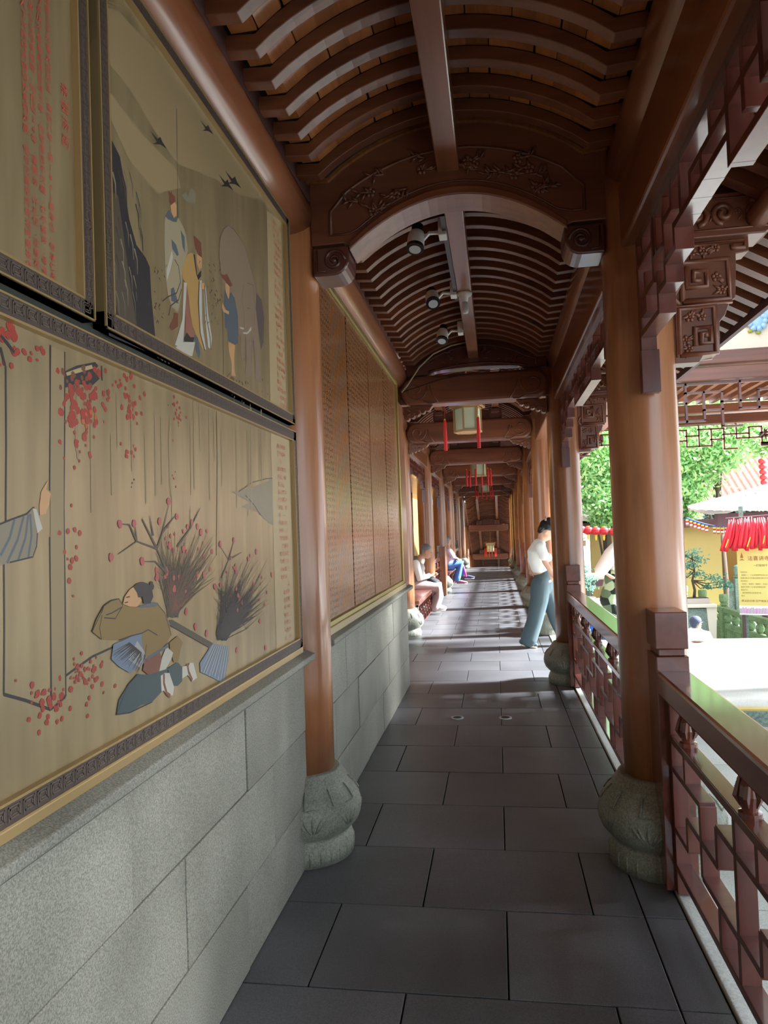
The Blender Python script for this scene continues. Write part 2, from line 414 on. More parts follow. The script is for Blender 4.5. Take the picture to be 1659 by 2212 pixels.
# ---- long timbers (purlin logs, ridge beam)
def log(name, x, z, r, y0, y1, label, mat='beamy', n=20):
    m = MB(); m.tube([(x, y0+(y1-y0)*i/6, z) for i in range(7)], r, n)
    return tag(m.build(name, W[mat], None, smooth=True, base=(x, y0, z)), label, 'beam')
for i in range(-1, 8):
    a, b = (YC[i] if i >= 0 else -4.0), YC[i+1]
    if i == -1: continue
    seg = ORD[i]
    narrow = b < 7.2
    log('purlin_log', -.935 if narrow else -1.32, 3.035 if narrow else 3.04, .125, a, b, 'round varnished purlin log along the left side of the %s roof bay' % seg)
    log('purlin_log', .67, 3.10, .125, a, b, 'round purlin log along the right side of the %s roof bay' % seg)
    tag(MB().box(.59, .74, a, b, 2.71, 2.99).build('side_beam', W['beamy'], None, base=(.66, a, 2.71), bevel=.012), 'rectangular side beam under the right purlin log of the %s bay' % seg, 'beam')
    if narrow:
        tag(MB().box(-.205, -.105, a-.0, b, 3.165, 3.30).build('ridge_beam', W['beamy'], None, base=(-.15, a, 3.165), bevel=.006), 'rectangular ridge beam running down the vault centre in the %s bay' % seg, 'beam')
    else:
        for s, x in (('left', -.74), ('right', .05)):
            tag(MB().box(x-.05, x+.05, a, b, 3.20, 3.36).build('ridge_beam', W['beamy'], None, base=(x, a, 3.2), bevel=.006), '%s one of the paired ridge beams in the %s bay' % (s, seg), 'beam')
        tag(MB().box(-1.40, -1.26, a, b, 2.71, 2.93).build('side_beam', W['beamy'], None, base=(-1.33, a, 2.71), bevel=.012), 'rectangular side beam above the left column row of the %s bay' % seg, 'beam')

# ============================================================ COLUMNS AND BASES
def lobes(a, z): return 1 - .022*abs(math.sin(4*a)) if .10 < z < .34 else 1
prof = [(.226, 0), (.228, .05), (.222, .08), (.212, .10), (.211, .108), (.226, .122), (.252, .15), (.268, .19), (.271, .225), (.264, .262), (.238, .305), (.205, .335), (.204, .348), (.192, .352), (.191, .366), (.178, .37), (.176, .388), (.164, .392)]
cb = empty('column_base', (0, 0, 0))
MB().lathe((0, 0, 0), prof, 48, lobes).build('drum', W['base'], cb, smooth=True)
rl = MB()
for k in range(8):
    a0 = PI/4*k + PI/8
    def S(u, zz, r):
        a = a0+u; return (math.cos(a)*r, math.sin(a)*r, zz)
    rr = .258
    for u0, tilt in ((0, 0), (-.12, .5), (.12, -.5), (-.2, .95), (.2, -.95)):       # lotus petals
        p = [S(u0*.3, .165, .252), S(u0*.8, .195, rr+.004), S(u0*1.2, .222, rr+.006), S(u0*1.5, .25-abs(u0)*.1, rr)]
        rl.tube(p, [.002, .008, .007, .002], 6)
    rl.tube([S(-.3, .155, .250), S(-.33, .205, .264), S(-.28, .262, .256), S(0, .27, .256), S(.28, .262, .256), S(.33, .205, .264), S(.3, .155, .250)], .004, 5)
for k in range(28):
    a = 2*PI*k/28; rl.tube([(math.cos(a)*.224, math.sin(a)*.224, .012), (math.cos(a)*.226, math.sin(a)*.226, .055), (math.cos(a)*.214, math.sin(a)*.214, .088)], [.006, .006, .002], 5)
for k in range(12):
    a = 2*PI*k/12; rl.tube([(math.cos(a)*.258, math.sin(a)*.258, .275), (math.cos(a)*.236, math.sin(a)*.236, .31), (math.cos(a)*.206, math.sin(a)*.206, .336)], [.004, .004, .002], 5)
rl.build('lotus_relief', W['base'], cb, smooth=True)
sh = empty('column', (0, 0, .39))
cm = MB(); cm.tube([(0, 0, .385), (0, 0, .8), (0, 0, 1.5), (0, 0, 2.2), (0, 0, 2.9), (0, 0, 3.1)], [.146, .149, .150, .149, .147, .145], 40)
cm.build('shaft', W['col'], sh, smooth=True)
def col_at(x, y, side, i, first):
    lb = {'right': '%s column of the right row, by the balustrade' , 'left': '%s column of the left row'}[side] % ORD[i]
    lc = '%s golden brown varnished %s' % ('tall', lb); bb = 'carved grey stone base under the %s' % lb
    if first:
        cb.location = (x, y, 0); cb['org'] = (x, y, 0); sh.location = (x, y, .39); sh['org'] = (x, y, .39)
        for o in (cb, sh): o['category'] = 'column'
        cb['category'] = 'column base'; sh['label'] = lc; cb['label'] = bb
    else:
        copy_tree(sh, (x, y, .39), rz=random.uniform(0, 6), label=lc); copy_tree(cb, (x, y, 0), rz=PI/4*random.randint(0, 7), label=bb)
for i, y in enumerate(YC[1:]):
    col_at(.672, y, 'right', i, i == 0)
for i, y in enumerate(YC[1:]):
    if i == 1: continue
    col_at(-.957 if i == 0 else -1.347, y, 'left', i if i == 0 else i-1, False)

# ============================================================ CROSS BEAMS
def rspiral(cx, cz, w, h, turns, s=1, sz=1):
    pts = []; x0, x1, z0, z1 = -w/2, w/2, -h/2, h/2; st_ = min(w, h)/(2*turns+1)
    p = [(x0, z0)]
    for t in range(turns):
        p += [(x0, z1), (x1, z1), (x1, z0+st_), (x0+st_, z0+st_)]
        x0 += st_; z0 += st_; x1 -= st_; z1 -= st_
    return [(cx+s*a, cz+sz*b) for a, b in p]
def cspiral(cx, cz, r, turns, s=1, a0=0, n=14):
    return [(cx+s*r*(1-t/(n*turns+1)*.85)*math.cos(a0+2*PI*t/n), cz+r*(1-t/(n*turns+1)*.85)*math.sin(a0+2*PI*t/n)) for t in range(int(n*turns)+1)]
def rel(m, pts, y, r, n=6): m.tube([(x, y, z) for x, z in pts], r, n); return m
def flower(m, x, z, y, r):
    for k in range(5):
        a = 2*PI*k/5+.3; m.ell((x+r*.6*math.cos(a), y, z+r*.6*math.sin(a)), (r*.45, r*.3, r*.45), 7, 5)
    m.ell((x, y-r*.15, z), (r*.25, r*.3, r*.25), 6, 4)
def leafr(m, x, z, y, a, l):
    m.tube([(x, y, z), (x+l*.5*math.cos(a), y-.002, z+l*.5*math.sin(a)), (x+l*math.cos(a), y, z+l*math.sin(a))], [.002, l*.16, .001], 6)

# -- first arched beam between the nearest columns
ab = empty('arched_beam', (-.13, 3.34, 2.85), 'carved arched cross beam between the two nearest columns', 'beam')
n = 24
arch = [(-.63+(1.0)*i/n, 2.86+.212*(1-(2*i/n-1)**2)) for i in range(n+1)]
top = [(-.82, 3.10)] + [(x, z-.004) for x, z in VN[1:-1]] + [(.56, 3.10)]
m = MB()
def topz(x):
    for a, b in zip(top[:-1], top[1:]):
        if a[0] <= x <= b[0]: return a[1]+(b[1]-a[1])*(x-a[0])/(b[0]-a[0])
    return 3.10
lo = [(-.82, 2.878), (-.66, 2.878)] + arch + [(.40, 2.868), (.56, 2.868)]
hi = [(x, topz(x)+.08) for x, z in lo]
m.strip(lo, hi, 'y', 3.27, 3.41).build('carved_board', W['carve'], ab, bevel=.005)
lip0 = [(x, z-.028) for x, z in arch]; lip1 = [(x, z+.012) for x, z in arch]
MB().strip(lip0, lip1, 'y', 3.245, 3.435).build('arch_lip', W['beamx'], ab, bevel=.006)
r_ = MB()
inn = [(-.72, 2.92), (-.72, 3.03)] + [(x, topz(x)-.055) for x in np.linspace(-.64, .36, 20)] + [(.45, 3.03), (.45, 2.92), (.40, 2.92)]
rel(r_, inn, 3.268, .008)
arc2 = [(x, z+.045) for x, z in arch[1:-1]]
rel(r_, [(-.72, 2.92), (-.63, 2.92)]+arc2+[(.40, 2.92)], 3.268, .005)
random.seed(11)
for i in range(26):
    x = random.uniform(-.66, .38); zl = max(2.93, 2.86+.212*(1-(2*(x+.63)-1)**2)+.06); zh = topz(x)-.075
    if zh < zl: continue
    z = random.uniform(zl, zh)
    if abs(x+.155) < .08: continue
    t = random.random()
    if t < .4: flower(r_, x, z, 3.266, .026)
    a = random.uniform(-.6, .6)+(PI if random.random() < .5 else 0)
    rel(r_, [(x, z), (x+.04*math.cos(a), z+.02*math.sin(a)), (x+.08*math.cos(a), z+.03*math.sin(a)+.01)], 3.266, [.007, .006, .003])
    for q in range(4): leafr(r_, x+.02*q*math.cos(a), z+.01*q*math.sin(a), 3.264, a+random.uniform(-1.2, 1.2), .048)
r_.build('flower_relief', W['carve'], ab, smooth=True)
def bracket_block(x0, x1, z0, z1, yy, side, label):
    o = empty('corner_bracket', ((x0+x1)/2, yy, z1), label, 'bracket')
    w_ = x1-x0; r = min(w_, z1-z0)*.55
    s = 1 if side == 'l' else -1; xb = x0 if s == 1 else x1; xe = x1 if s == 1 else x0
    P = [(xb, z1), (xb, z0)]
    for k in range(7):
        a = -PI/2+PI/2*k/6; P.append((xe-s*r+s*r*math.cos(a), z0+r+r*math.sin(a)))
    P.append((xe, z1))
    MB().prism(P, 'y', yy-.09, yy+.09).build('block', W['carvedark'], o, bevel=.008)
    q = MB(); rel(q, cspiral((x0+x1)/2+s*.015, (z0+z1)/2, w_*.3, 1.6, s), yy-.092, .008)
    rel(q, [(xb+s*.02, z1-.015), (xb+s*.02, z0+.02), (xb+s*.06, z0+.02)], yy-.092, .005)
    q.ell(((x0+x1)/2+s*.015, yy-.092, (z0+z1)/2), (.015, .012, .015)); q.build('scroll', W['carvedark'], o, smooth=True)
bracket_block(-.81, -.635, 2.725, 2.862, 3.345, 'l', 'dark carved scroll bracket under the left end of the nearest arched beam')
bracket_block(.355, .53, 2.715, 2.85, 3.345, 'r', 'carved scroll bracket under the right end of the nearest arched beam')

# -- straight tie beams with round scroll ends
def tie(yb, xl, xr, i, bot=2.735, topz_=3.02):
    lab = '%s tie beam across the corridor, rounded with scroll carved ends' % ORD[i]
    o = empty('tie_beam', ((xl+xr)/2, yb, bot), lab, 'beam')
    h = topz_-bot; R = h/2
    P = [(xl-.12, bot-.0), (xr+.12, bot), (xr+.12, topz_-.12)]
    P = [(xl, bot)]+[(xl+.05, bot-.004), (xr-.05, bot-.004), (xr, bot)]
    for k in range(9):
        a = -PI/2*.9+PI*.95*k/8; P.append((xr-R*.75+R*math.cos(a)*.9, bot+R+R*math.sin(a)))
    for k in range(9):
        a = PI/2+PI*.9*k/8; P.append((xl+R*.75+R*math.cos(a)*.9, bot+R+R*math.sin(a)))
    MB().prism(P[4:], 'y', yb-.12, yb+.12).build('trunk', W['beamx'], o, bevel=.03)
    MB().box(xl-.14, xl+.10, yb-.06, yb+.06, bot+.02, topz_+.02).build('tenon', W['beamx'], o, bevel=.01)
    MB().box(xr-.10, xr+.14, yb-.06, yb+.06, bot+.02, topz_+.02).build('tenon', W['beamx'], o, bevel=.01)
    q = MB()
    for cx_, s in ((xl+R*.95, 1), (xr-R*.95, -1)):
        rel(q, cspiral(cx_, bot+R, R*.78, 1.3, -s, PI*.9), yb-.121, .006)
        rel(q, [(cx_+s*R*.95, bot+R*1.3), (cx_+s*R*1.1, bot+R*.7), (cx_+s*R*1.5, bot+R*.1)], yb-.121, .005)
        rel(q, [(cx_+s*R*.5, bot+R*.25), (cx_+s*R*.9, bot+R*.02), (cx_+s*R*1.3, bot+R*.05)], yb-.121, .006)
    q.build('scroll_relief', W['beamx'], o, smooth=True)
    for x0, s, nm in ((xl, 1, 'left'), (xr, -1, 'right')):
        b = empty('beam_bracket', (x0, yb, bot), 'scalloped carved bracket under the %s end of the %s tie beam' % (nm, ORD[i]), 'bracket')
        P = [(x0, bot-.001)]
        P += [(x0, bot-.13)]
        for k in range(5):
            cx_ = x0+s*(.03+.052*k); zz = bot-.115+.021*k
            for t in range(5):
                a = PI+PI*t/4 if s == 1 else -PI*t/4
                P.append((cx_+.026*math.cos(a), zz+.022*math.sin(a)))
        P.append((x0+s*.29, bot-.001))
        MB().prism(P, 'y', yb-.05, yb+.05).build('scalloped_board', W['carve'], b, bevel=.004)
        q = MB(); random.seed(i)
        for k in range(8):
            xx = x0+s*random.uniform(.02, .2); leafr(q, xx, bot-random.uniform(.03, .08), yb-.052, random.uniform(0, 6), .05)
        q.build('leaf_relief', W['carve'], b, smooth=True)
    return o
tie(7.02, -.86, .53, 0)
for i, y in enumerate(YC[3:]): tie(y, -1.20, .53, i+1, 2.745, 3.05)

# carved arched board standing on the first tie beam
b2 = empty('carved_gable_board', (-.16, 6.98, 3.03), 'dark carved arched board standing on the nearest tie beam', 'carving')
lo = [(x, 3.03+.05*(1-(2*t-1)**2) if .15 < t < .85 else 3.03) for t, x in [(i/20, -.82+1.36*i/20) for i in range(21)]]
hi = [(x, max(zc(VN, min(max(x, -.82), .55))+.08, z+.02)) for x, z in lo]
MB().strip(lo, hi, 'y', 6.93, 7.08).build('board', W['carvedark'], b2, bevel=.004)
q = MB(); rel(q, [(-.7, 3.06), (-.7, 3.12)]+[(x, zc(VN, x)-.04) for x in np.linspace(-.62, .35, 16)]+[(.44, 3.12), (.44, 3.06)], 6.928, .006)
rel(q, [(-.6+i*.048, 3.055+.055*math.sin(PI*i/20)) for i in range(21)], 6.925, .012)
random.seed(3)
for i in range(22):
    x = random.uniform(-.6, .35); z = random.uniform(3.11, max(3.12, zc(VN, x)-.06)); leafr(q, x, z, 6.928, random.uniform(0, 6), .05)
    if i % 4 == 0: flower(q, x, z, 6.928, .02)
q.build('flower_relief', W['carvedark'], b2, smooth=True)
for i, y in enumerate(YC[3:]):
    o = empty('hump_board', (-.33, y, 3.05), 'low hump shaped board with end blocks on top of the %s tie beam' % ORD[i+1], 'carving')
    P = [(-.33+.42*math.cos(PI-PI*t/14), 3.05+.17*math.sin(PI*t/14)) for t in range(15)]
    MB().prism(P, 'y', y-.05, y+.05).build('hump', W['carvedark'], o, bevel=.006)
    for x in (-.74, .05):
        MB().box(x-.09, x+.09, y-.07, y+.07, 3.05, 3.20).build('block', W['carvedark'], o, bevel=.015)
        MB().box(x-.06, x+.06, y-.16, y+.16, 3.12, 3.19).build('block', W['carvedark'], o, bevel=.015)

# thin cable on the first tie beam
cbm = MB(); cbm.tube([(-.86, 6.86, 2.86), (-.80, 6.87, 2.93), (-.68, 6.88, 3.10), (-.54, 6.88, 3.22), (-.36, 6.88, 3.29), (-.22, 6.88, 3.31)], .008, 8)
tag(cbm.build('cable', W['cable'], None, smooth=True), 'pale cable looping up over the nearest tie beam to the ridge', 'cable')
cbm = MB(); cbm.tube([(-.86, 6.86, 2.86), (-.5, 6.89, 2.965), (-.1, 6.89, 3.02), (.2, 6.89, 3.02), (.52, 6.89, 3.03)], .004, 6)
for x in (-.4, .1, .3, .48): cbm.ell((x, 6.885, 3.0+.02*x), (.008, .008, .012), 6, 4)
tag(cbm.build('cable', W['black_metal'], None, smooth=True), 'thin dark wire with white clips along the top of the nearest tie beam', 'cable')

# ============================================================ descending gallery beyond
SL = .40
dg = empty('ceiling_3', (0, 28, 3), kind='structure')
def slopeV(V, y): return [(x, z-SL*(y-28)) for x, z in V]
yy = 28.1
rr_ = MB().strip(VW, up(VW, .055), 'y', -.026, .026)
proto = rr_.build('rafter', W['rib'], dg, base=(0, 0, 0))
while yy < 39.5:
    o = proto.copy(); COL.objects.link(o); o.location = Vector((0, yy, -SL*(yy-28)))-Vector(dg['org']); yy += .17
bpy.data.objects.remove(proto)
V = up(VW, .057); m = MB(); nV = len(V)
m.add([(x, 28.0, z) for x, z in V]+[(x, 40, z-SL*12) for x, z in V], [(i, i+1, nV+i+1, nV+i) for i in range(nV-1)])
m.build('boarding', W['plank'], dg)
for j in range(1, 4):
    y = 28+3.45*j-.1; d = -SL*(y-28)
    o = empty('tie_beam', (-.33, y, 2.74+d), '%s tie beam of the descending gallery at the far end' % ['first', 'second', 'third'][j-1], 'beam')
    P = []
    for k in range(9): a = -PI/2+PI*k/8; P.append((.45+.13*math.cos(a)-.05, 2.87+d+.145*math.sin(a)))
    for k in range(9): a = PI/2+PI*k/8; P.append((-1.12+.13*math.cos(a)+.05, 2.87+d+.145*math.sin(a)))
    MB().prism(P, 'y', y-.12, y+.12).build('trunk', W['beamx'], o, bevel=.03)
    MB().box(-1.35, .7, y-.05, y+.05, 2.78+d, 2.98+d).build('tenon', W['beamx'], o)
    P = [(-.33+.42*math.cos(PI-PI*t/14), 3.0+d+.26*math.sin(PI*t/14)) for t in range(15)]
    MB().prism(P, 'y', y-.05, y+.05).build('hump', W['carvedark'], o)
    for x in (-.74, .05): MB().box(x-.1, x+.1, y-.1, y+.1, 3.0+d, 3.22+d).build('block', W['carvedark'], o, bevel=.02)
    for x, nm in ((-.74, 'left'), (.05, 'right')):
        y0 = y-3.45; d0 = -SL*(y0-28)
        tag(MB().bar((x, y0, 3.28+d0), (x, y, 3.28+d), .1, .14).build('ridge_beam', W['beamy'], None, base=(x, y0, 3.28+d0)), '%s sloping ridge beam in the %s descending bay' % (nm, ['first', 'second', 'third'][j-1]), 'beam')
    for x, nm in ((-1.347, 'left'), (.672, 'right')):
        tag(MB().tube([(x, y, -3), (x, y, 3.0+d)], .145, 20).build('column', W['col'], None, smooth=True, base=(x, y, -3)), '%s column of the %s descending bay' % (nm, ['first', 'second', 'third'][j-1]), 'column')
        tag(MB().tube([(x, y-3.45, 3.04-SL*(y-3.45-28)), (x, y, 3.04+d)], .12, 14).build('purlin_log', W['beamy'], None, smooth=True, base=(x, y, 0)), '%s sloping purlin log in the %s descending bay' % (nm, ['first', 'second', 'third'][j-1]), 'beam')
tag(MB().box(-1.8, 1.2, 40, 40.2, -6, 3).build('wall_far', W['carvedark'], None), kind='structure')
# ============================================================ BALUSTRADES
P0 = .187
CH = [(.515,0,2),(.39,1,3),(.275,0,1),(.265,2,4),(.515,3,4)]
CV = [(1,.515,.63),(1,.275,.39),(2,.265,.515),(3,.39,.515),(3,.13,.265),(4,.13,.63)]
def balustrade(y_far, y_near, x, label, detail=True, flip=1):
    o = empty('balustrade', (x, y_far, 0), label, 'railing')
    def bx(nm, *a, mat='red', bev=0.0): return MB().box(*a).build(nm, W[mat], o, base=((a[0]+a[1])/2, (a[2]+a[3])/2, a[4]), bevel=bev)
    p = MB()
    for (z0, z1, s) in ((.02, .955, 0), (.955, .985, .012), (.985, 1.135, 0)):
        p.box(x-.063+s, x+.065-s, y_far+.03+s, y_far+.24-s, z0, z1)
    p.build('post', W['redy'], o, bevel=.004)
    bx('handrail', x-.062, x+.07, y_near, y_far+.04, .80, .895, mat='redy', bev=.012)
    bx('top_rail', x-.03, x+.032, y_near, y_far+.04, .62, .652, mat='redy', bev=.003)
    bx('bottom_rail', x-.03, x+.032, y_near, y_far+.04, .115, .142, mat='redy', bev=.003)
    bx('stile', x-.028, x+.03, y_far+.0, y_far+.03, .02, .80, bev=.002)
    L = y_far-y_near; m = None if detail else MB()
    def seg(*a):
        if m is not None: m.box(*a)
        else: bx('lattice_bar', *a, bev=.0015)
    c = 0
    while c*4*P0 < L:
        u0 = c*4
        for (z, a, b) in CH:
            ya, yb_ = y_far-(u0+a)*P0, y_far-(u0+b)*P0
            if ya <= y_near: continue
            seg(x-.027, x+.028, max(yb_, y_near), ya, z-.011, z+.011)
        for (u, z0, z1) in CV:
            yv = y_far-(u0+u)*P0
            if yv < y_near: continue
            seg(x-.0275, x+.0285, yv-.0125, yv+.0125, z0+.0, z1-.0)
        c += 1
    if m is not None: m.build('lattice', W['red'], o)
    t = y_far-.16
    vp = [(.032, .652), (.032, .668), (.022, .672), (.026, .69), (.034, .715), (.030, .745), (.020, .765), (.030, .78), (.030, .80)]
    while t > y_near:
        v = MB(); v.lathe((x, t, 0), vp, 16)
        if detail:
            for k in range(6):
                a = PI/3*k; v.tube([(x+.024*math.cos(a), t+.024*math.sin(a), .685), (x+.037*math.cos(a), t+.037*math.sin(a), .715), (x+.028*math.cos(a), t+.04*math.sin(a), .75), (x+.022*math.cos(a), t+.026*math.sin(a), .775)], [.004, .01, .008, .003], 5)
        v.build('vase_baluster', W['redy'], o, smooth=False, base=(x, t, .652)); t -= .66
    return o
balustrade(3.0, -.25, .682, 'nearest red lattice balustrade with square post, by the nearest right column')
balustrade(6.72, 3.62, .682, 'second red lattice balustrade, between the two nearest right columns')
for i, (a, b) in enumerate(((13.45, 10.4), (16.95, 13.95), (20.4, 17.4), (23.9, 20.9), (27.4, 24.4))):
    balustrade(a, b, .682, '%s red lattice balustrade of the right column row' % ORD[i+2], detail=False)
balustrade(16.95, 13.95, -1.36, 'red lattice balustrade of the left column row beyond the seated woman', detail=False)
balustrade(24.0, 20.9, -1.36, 'far red lattice balustrade of the left column row', detail=False)

# ============================================================ UPPER LATTICE FRIEZES
def frieze(ya, yb_, x, label, detail=True):          # ya far end, yb near end
    o = empty('lattice_frieze', (x, (ya+yb_)/2, 2.7), label, 'lattice')
    L = ya-yb_; m = MB() if not detail else None
    def bx(*a, nm='lattice_bar'):
        if m is not None: m.box(*a)
        else: MB().box(*a).build(nm, W['red'], o, base=((a[0]+a[1])/2, (a[2]+a[3])/2, a[4]), bevel=.0015)
    w2, t2 = .031, .012
    bx(x-w2, x+w2, yb_, ya, 2.678, 2.71)
    q = .122; half = L/2/q; k_ = 14/half
    HH = [(2.665,8.8,10),(2.665,11,12),(2.665,3,4),(2.59,4,5),(2.59,7,12),(2.59,0,2.5),(2.515,5.2,10),(2.515,2.5,4),(2.515,12,14),(2.44,10,14),(2.44,.9,2.5),(2.44,4,5.2),(2.375,0,1.2),(2.375,3,4),(2.30,.4,3),(2.665,5,6),(2.59,13,14)]
    VV = [(8.8,2.59,2.665),(10,2.44,2.69),(11,2.515,2.665),(12,2.515,2.665),(8,2.515,2.59),(7,2.515,2.59),(6,2.515,2.69),(5,2.59,2.69),(5.2,2.44,2.515),(4,2.375,2.665),(2.5,2.44,2.69),(1.2,2.375,2.515),(3,2.30,2.44),(.4,2.30,2.44),(3,2.515,2.665),(1,2.59,2.69),(13,2.44,2.59),(14,2.44,2.69)]
    for e_, s_ in ((ya, -1), (yb_, 1)):
        for z, a, b in HH:
            y0, y1 = sorted((e_+s_*a*q/k_, e_+s_*b*q/k_)); bx(x-w2, x+w2, y0-.012*(a > 0), y1+(.012 if b < 14 else 0), z-.012, z+.012)
        for u, z0, z1 in VV:
            if u == 14 and s_ == 1: continue
            yv = e_+s_*u*q/k_; bx(x-w2-.0008, x+w2+.0008, yv-.013, yv+.013, z0-.0125, z1+.0125)
    for yy, s in ((ya, -1), (yb_, 1)):
        y0, y1 = sorted((yy, yy+s*.035)); bx(x-w2-.001, x+w2+.001, y0, y1, 2.2, 2.69, nm='stile')
        y0, y1 = sorted((yy, yy+s*.05)); bx(x-w2-.006, x+w2+.006, y0, y1, 2.05, 2.23, nm='pendant')
    if m is not None: m.build('lattice', W['red'], o)
    return o
frieze(3.17, -.22, .672, 'nearest hanging red lattice frieze, top right before the nearest right column')
frieze(6.88, 3.5, .672, 'second hanging red lattice frieze, between the two nearest right columns')
for i in range(3, 8): frieze(YC[i+1]-.16, YC[i]+.16, .672, '%s hanging lattice frieze of the right column row' % ORD[i], detail=False)
for i in range(3, 7): frieze(YC[i+1]-.16, YC[i]+.16, -1.347, '%s hanging lattice frieze of the left column row' % ORD[i-3], detail=False)

# ============================================================ CARVED EAVE BRACKETS ON THE OUTER SIDE
def eave_bracket(y, x0, s, label):
    o = empty('eave_bracket', (x0, y, 2.2), label, 'bracket')
    X = lambda v: x0+s*(v-.82)
    P = [(.81,2.74),(1.14,2.74),(1.14,2.672),(1.085,2.665),(1.085,2.63),(1.075,2.47),(1.05,2.455),(1.03,2.40),(1.005,2.37),(1.0,2.235),(.93,2.225),(.915,2.20),(.81,2.20)]
    MB().prism([(X(a), b) for a, b in P], 'y', y-.05, y+.05).build('board', W['carve'], o, bevel=.004)
    MB().prism([(X(.76), 2.735), (X(1.20), 2.735), (X(1.235), 2.76), (X(1.235), 2.925), (X(.76), 2.925)], 'y', y-.085, y+.085).build('cantilever_beam', W['carve'], o, bevel=.006)
    q = MB()
    for sg in (-1, 1):
        f = y+sg*.051
        fr = [(.835,2.235),(.985,2.235),(.985,2.44),(.835,2.44),(.835,2.235)]
        rel(q, [(X(a), b) for a, b in fr], f, .014)
        rel(q, [(X(.825), 2.225), (X(.825), 2.45), (X(1.06), 2.455)], f, .009)
        rel(q, [(X(a), b) for a, b in [(.90,2.27),(.90,2.35),(.965,2.35),(.965,2.28),(.925,2.28),(.925,2.325),(.945,2.325),(.945,2.305)]], f, .014)
        fr = [(.855,2.47),(1.05,2.47),(1.05,2.645),(.855,2.645),(.855,2.47)]
        rel(q, [(X(a), b) for a, b in fr], f, .014)
        rel(q, [(X(a), b) for a, b in [(.875,2.625),(.875,2.53),(.96,2.53),(.96,2.60),(.905,2.60),(.905,2.56),(.935,2.56)]], f, .014)
        rel(q, [(X(a), b) for a, b in [(.85,2.665),(.85,2.72),(1.12,2.72),(1.12,2.69),(1.07,2.69),(1.07,2.705)]], f, .011)
        rel(q, [(X(a), b) for a, b in [(.84,2.46),(.815,2.49),(.835,2.53),(.86,2.55)]], f, .012)
        random.seed(int(y*7))
        for cx_, cz_ in ((1.0, 2.57), (1.02, 2.51), (.88, 2.40), (.93, 2.40), (.86, 2.30), (.87, 2.26), (.95, 2.69), (1.0, 2.70), (.9, 2.69)):
            flower(q, X(cx_), cz_, f, .022)
            for _ in range(3): leafr(q, X(cx_), cz_, f, random.uniform(0, 6), .045)
        f = y+sg*.087
        rel(q, [(X(a), b) for a, b in [(.80,2.765),(1.215,2.765),(1.215,2.90),(.80,2.90)]], f, .005)
        rel(q, [(X(a), b) for a, b in cspiral(.92, 2.835, .05, 1.4, 1, -1.5)], f, .013)
        rel(q, [(X(a), b) for a, b in cspiral(1.03, 2.835, .048, 1.4, -1, -1.5)], f, .013)
        rel(q, [(X(a), b) for a, b in cspiral(1.155, 2.84, .042, 1.4, -1, 1.2)], f, .013)
        for cx_ in (.86, .97, 1.09): flower(q, X(cx_), 2.84, f, .014); leafr(q, X(cx_), 2.80, f, 1, .03)
    q.build('scroll_relief', W['carve'], o, smooth=True)
    return o
for i, y in enumerate(YC[1:]):
    if i == 0: e0 = eave_bracket(y, .82, 1, 'large carved scroll bracket on the outer side of the nearest right column')
    else:
        if i == 1: continue
        copy_tree(e0, (.82, y, 2.2), label='carved scroll bracket on the outer side of the %s right column' % ORD[i])
copy_tree(e0, (.82, YC[2], 2.2), label='carved scroll bracket on the outer side of the second right column')

# ============================================================ EAVES
def eave(y0, y1, label, side=1, xin=.74, pitch=.17, single=True):
    o = empty('eave', (side*xin, (y0+y1)/2, 3.0), label, 'roof')
    x = lambda v: v if side == 1 else (-1.4-(v-.74))
    yy = y0+.05; m = MB() if not single else None
    while yy < y1:
        b = (m or MB()); b.bar((x(.70), yy, 3.175), (x(1.50), yy, 2.715), .07, .075)
        if m is None: b.build('eave_rafter', W['rib'], o, base=(x(.7), yy, 3.175))
        yy += pitch
    if m is not None: m.build('rafters', W['rib'], o)
    MB().add([(x(.66), y0, 3.245), (x(1.54), y0, 2.735), (x(1.54), y1, 2.735), (x(.66), y1, 3.245), (x(.66), y0, 3.265), (x(1.54), y0, 2.755), (x(1.54), y1, 2.755), (x(.66), y1, 3.265)],
             [(0,3,2,1),(4,5,6,7),(0,1,5,4),(1,2,6,5),(2,3,7,6),(3,0,4,7)]).build('boarding', W['plank'], o)
    MB().bar((x(1.53), y0, 2.715), (x(1.53), y1, 2.715), .03, .10).build('fascia', W['dark_timber'], o)
    MB().tube([(x(1.17), y0, 2.865-.06), (x(1.17), y1, 2.865-.06)], .05, 14).build('eave_purlin', W['beamy'], o, smooth=True)
    return o
eave(-4, 6.9, 'sloping eave with pale rafters outside the two nearest right bays')
eave(10.4, 28, 'long eave of the far right bays', single=False)

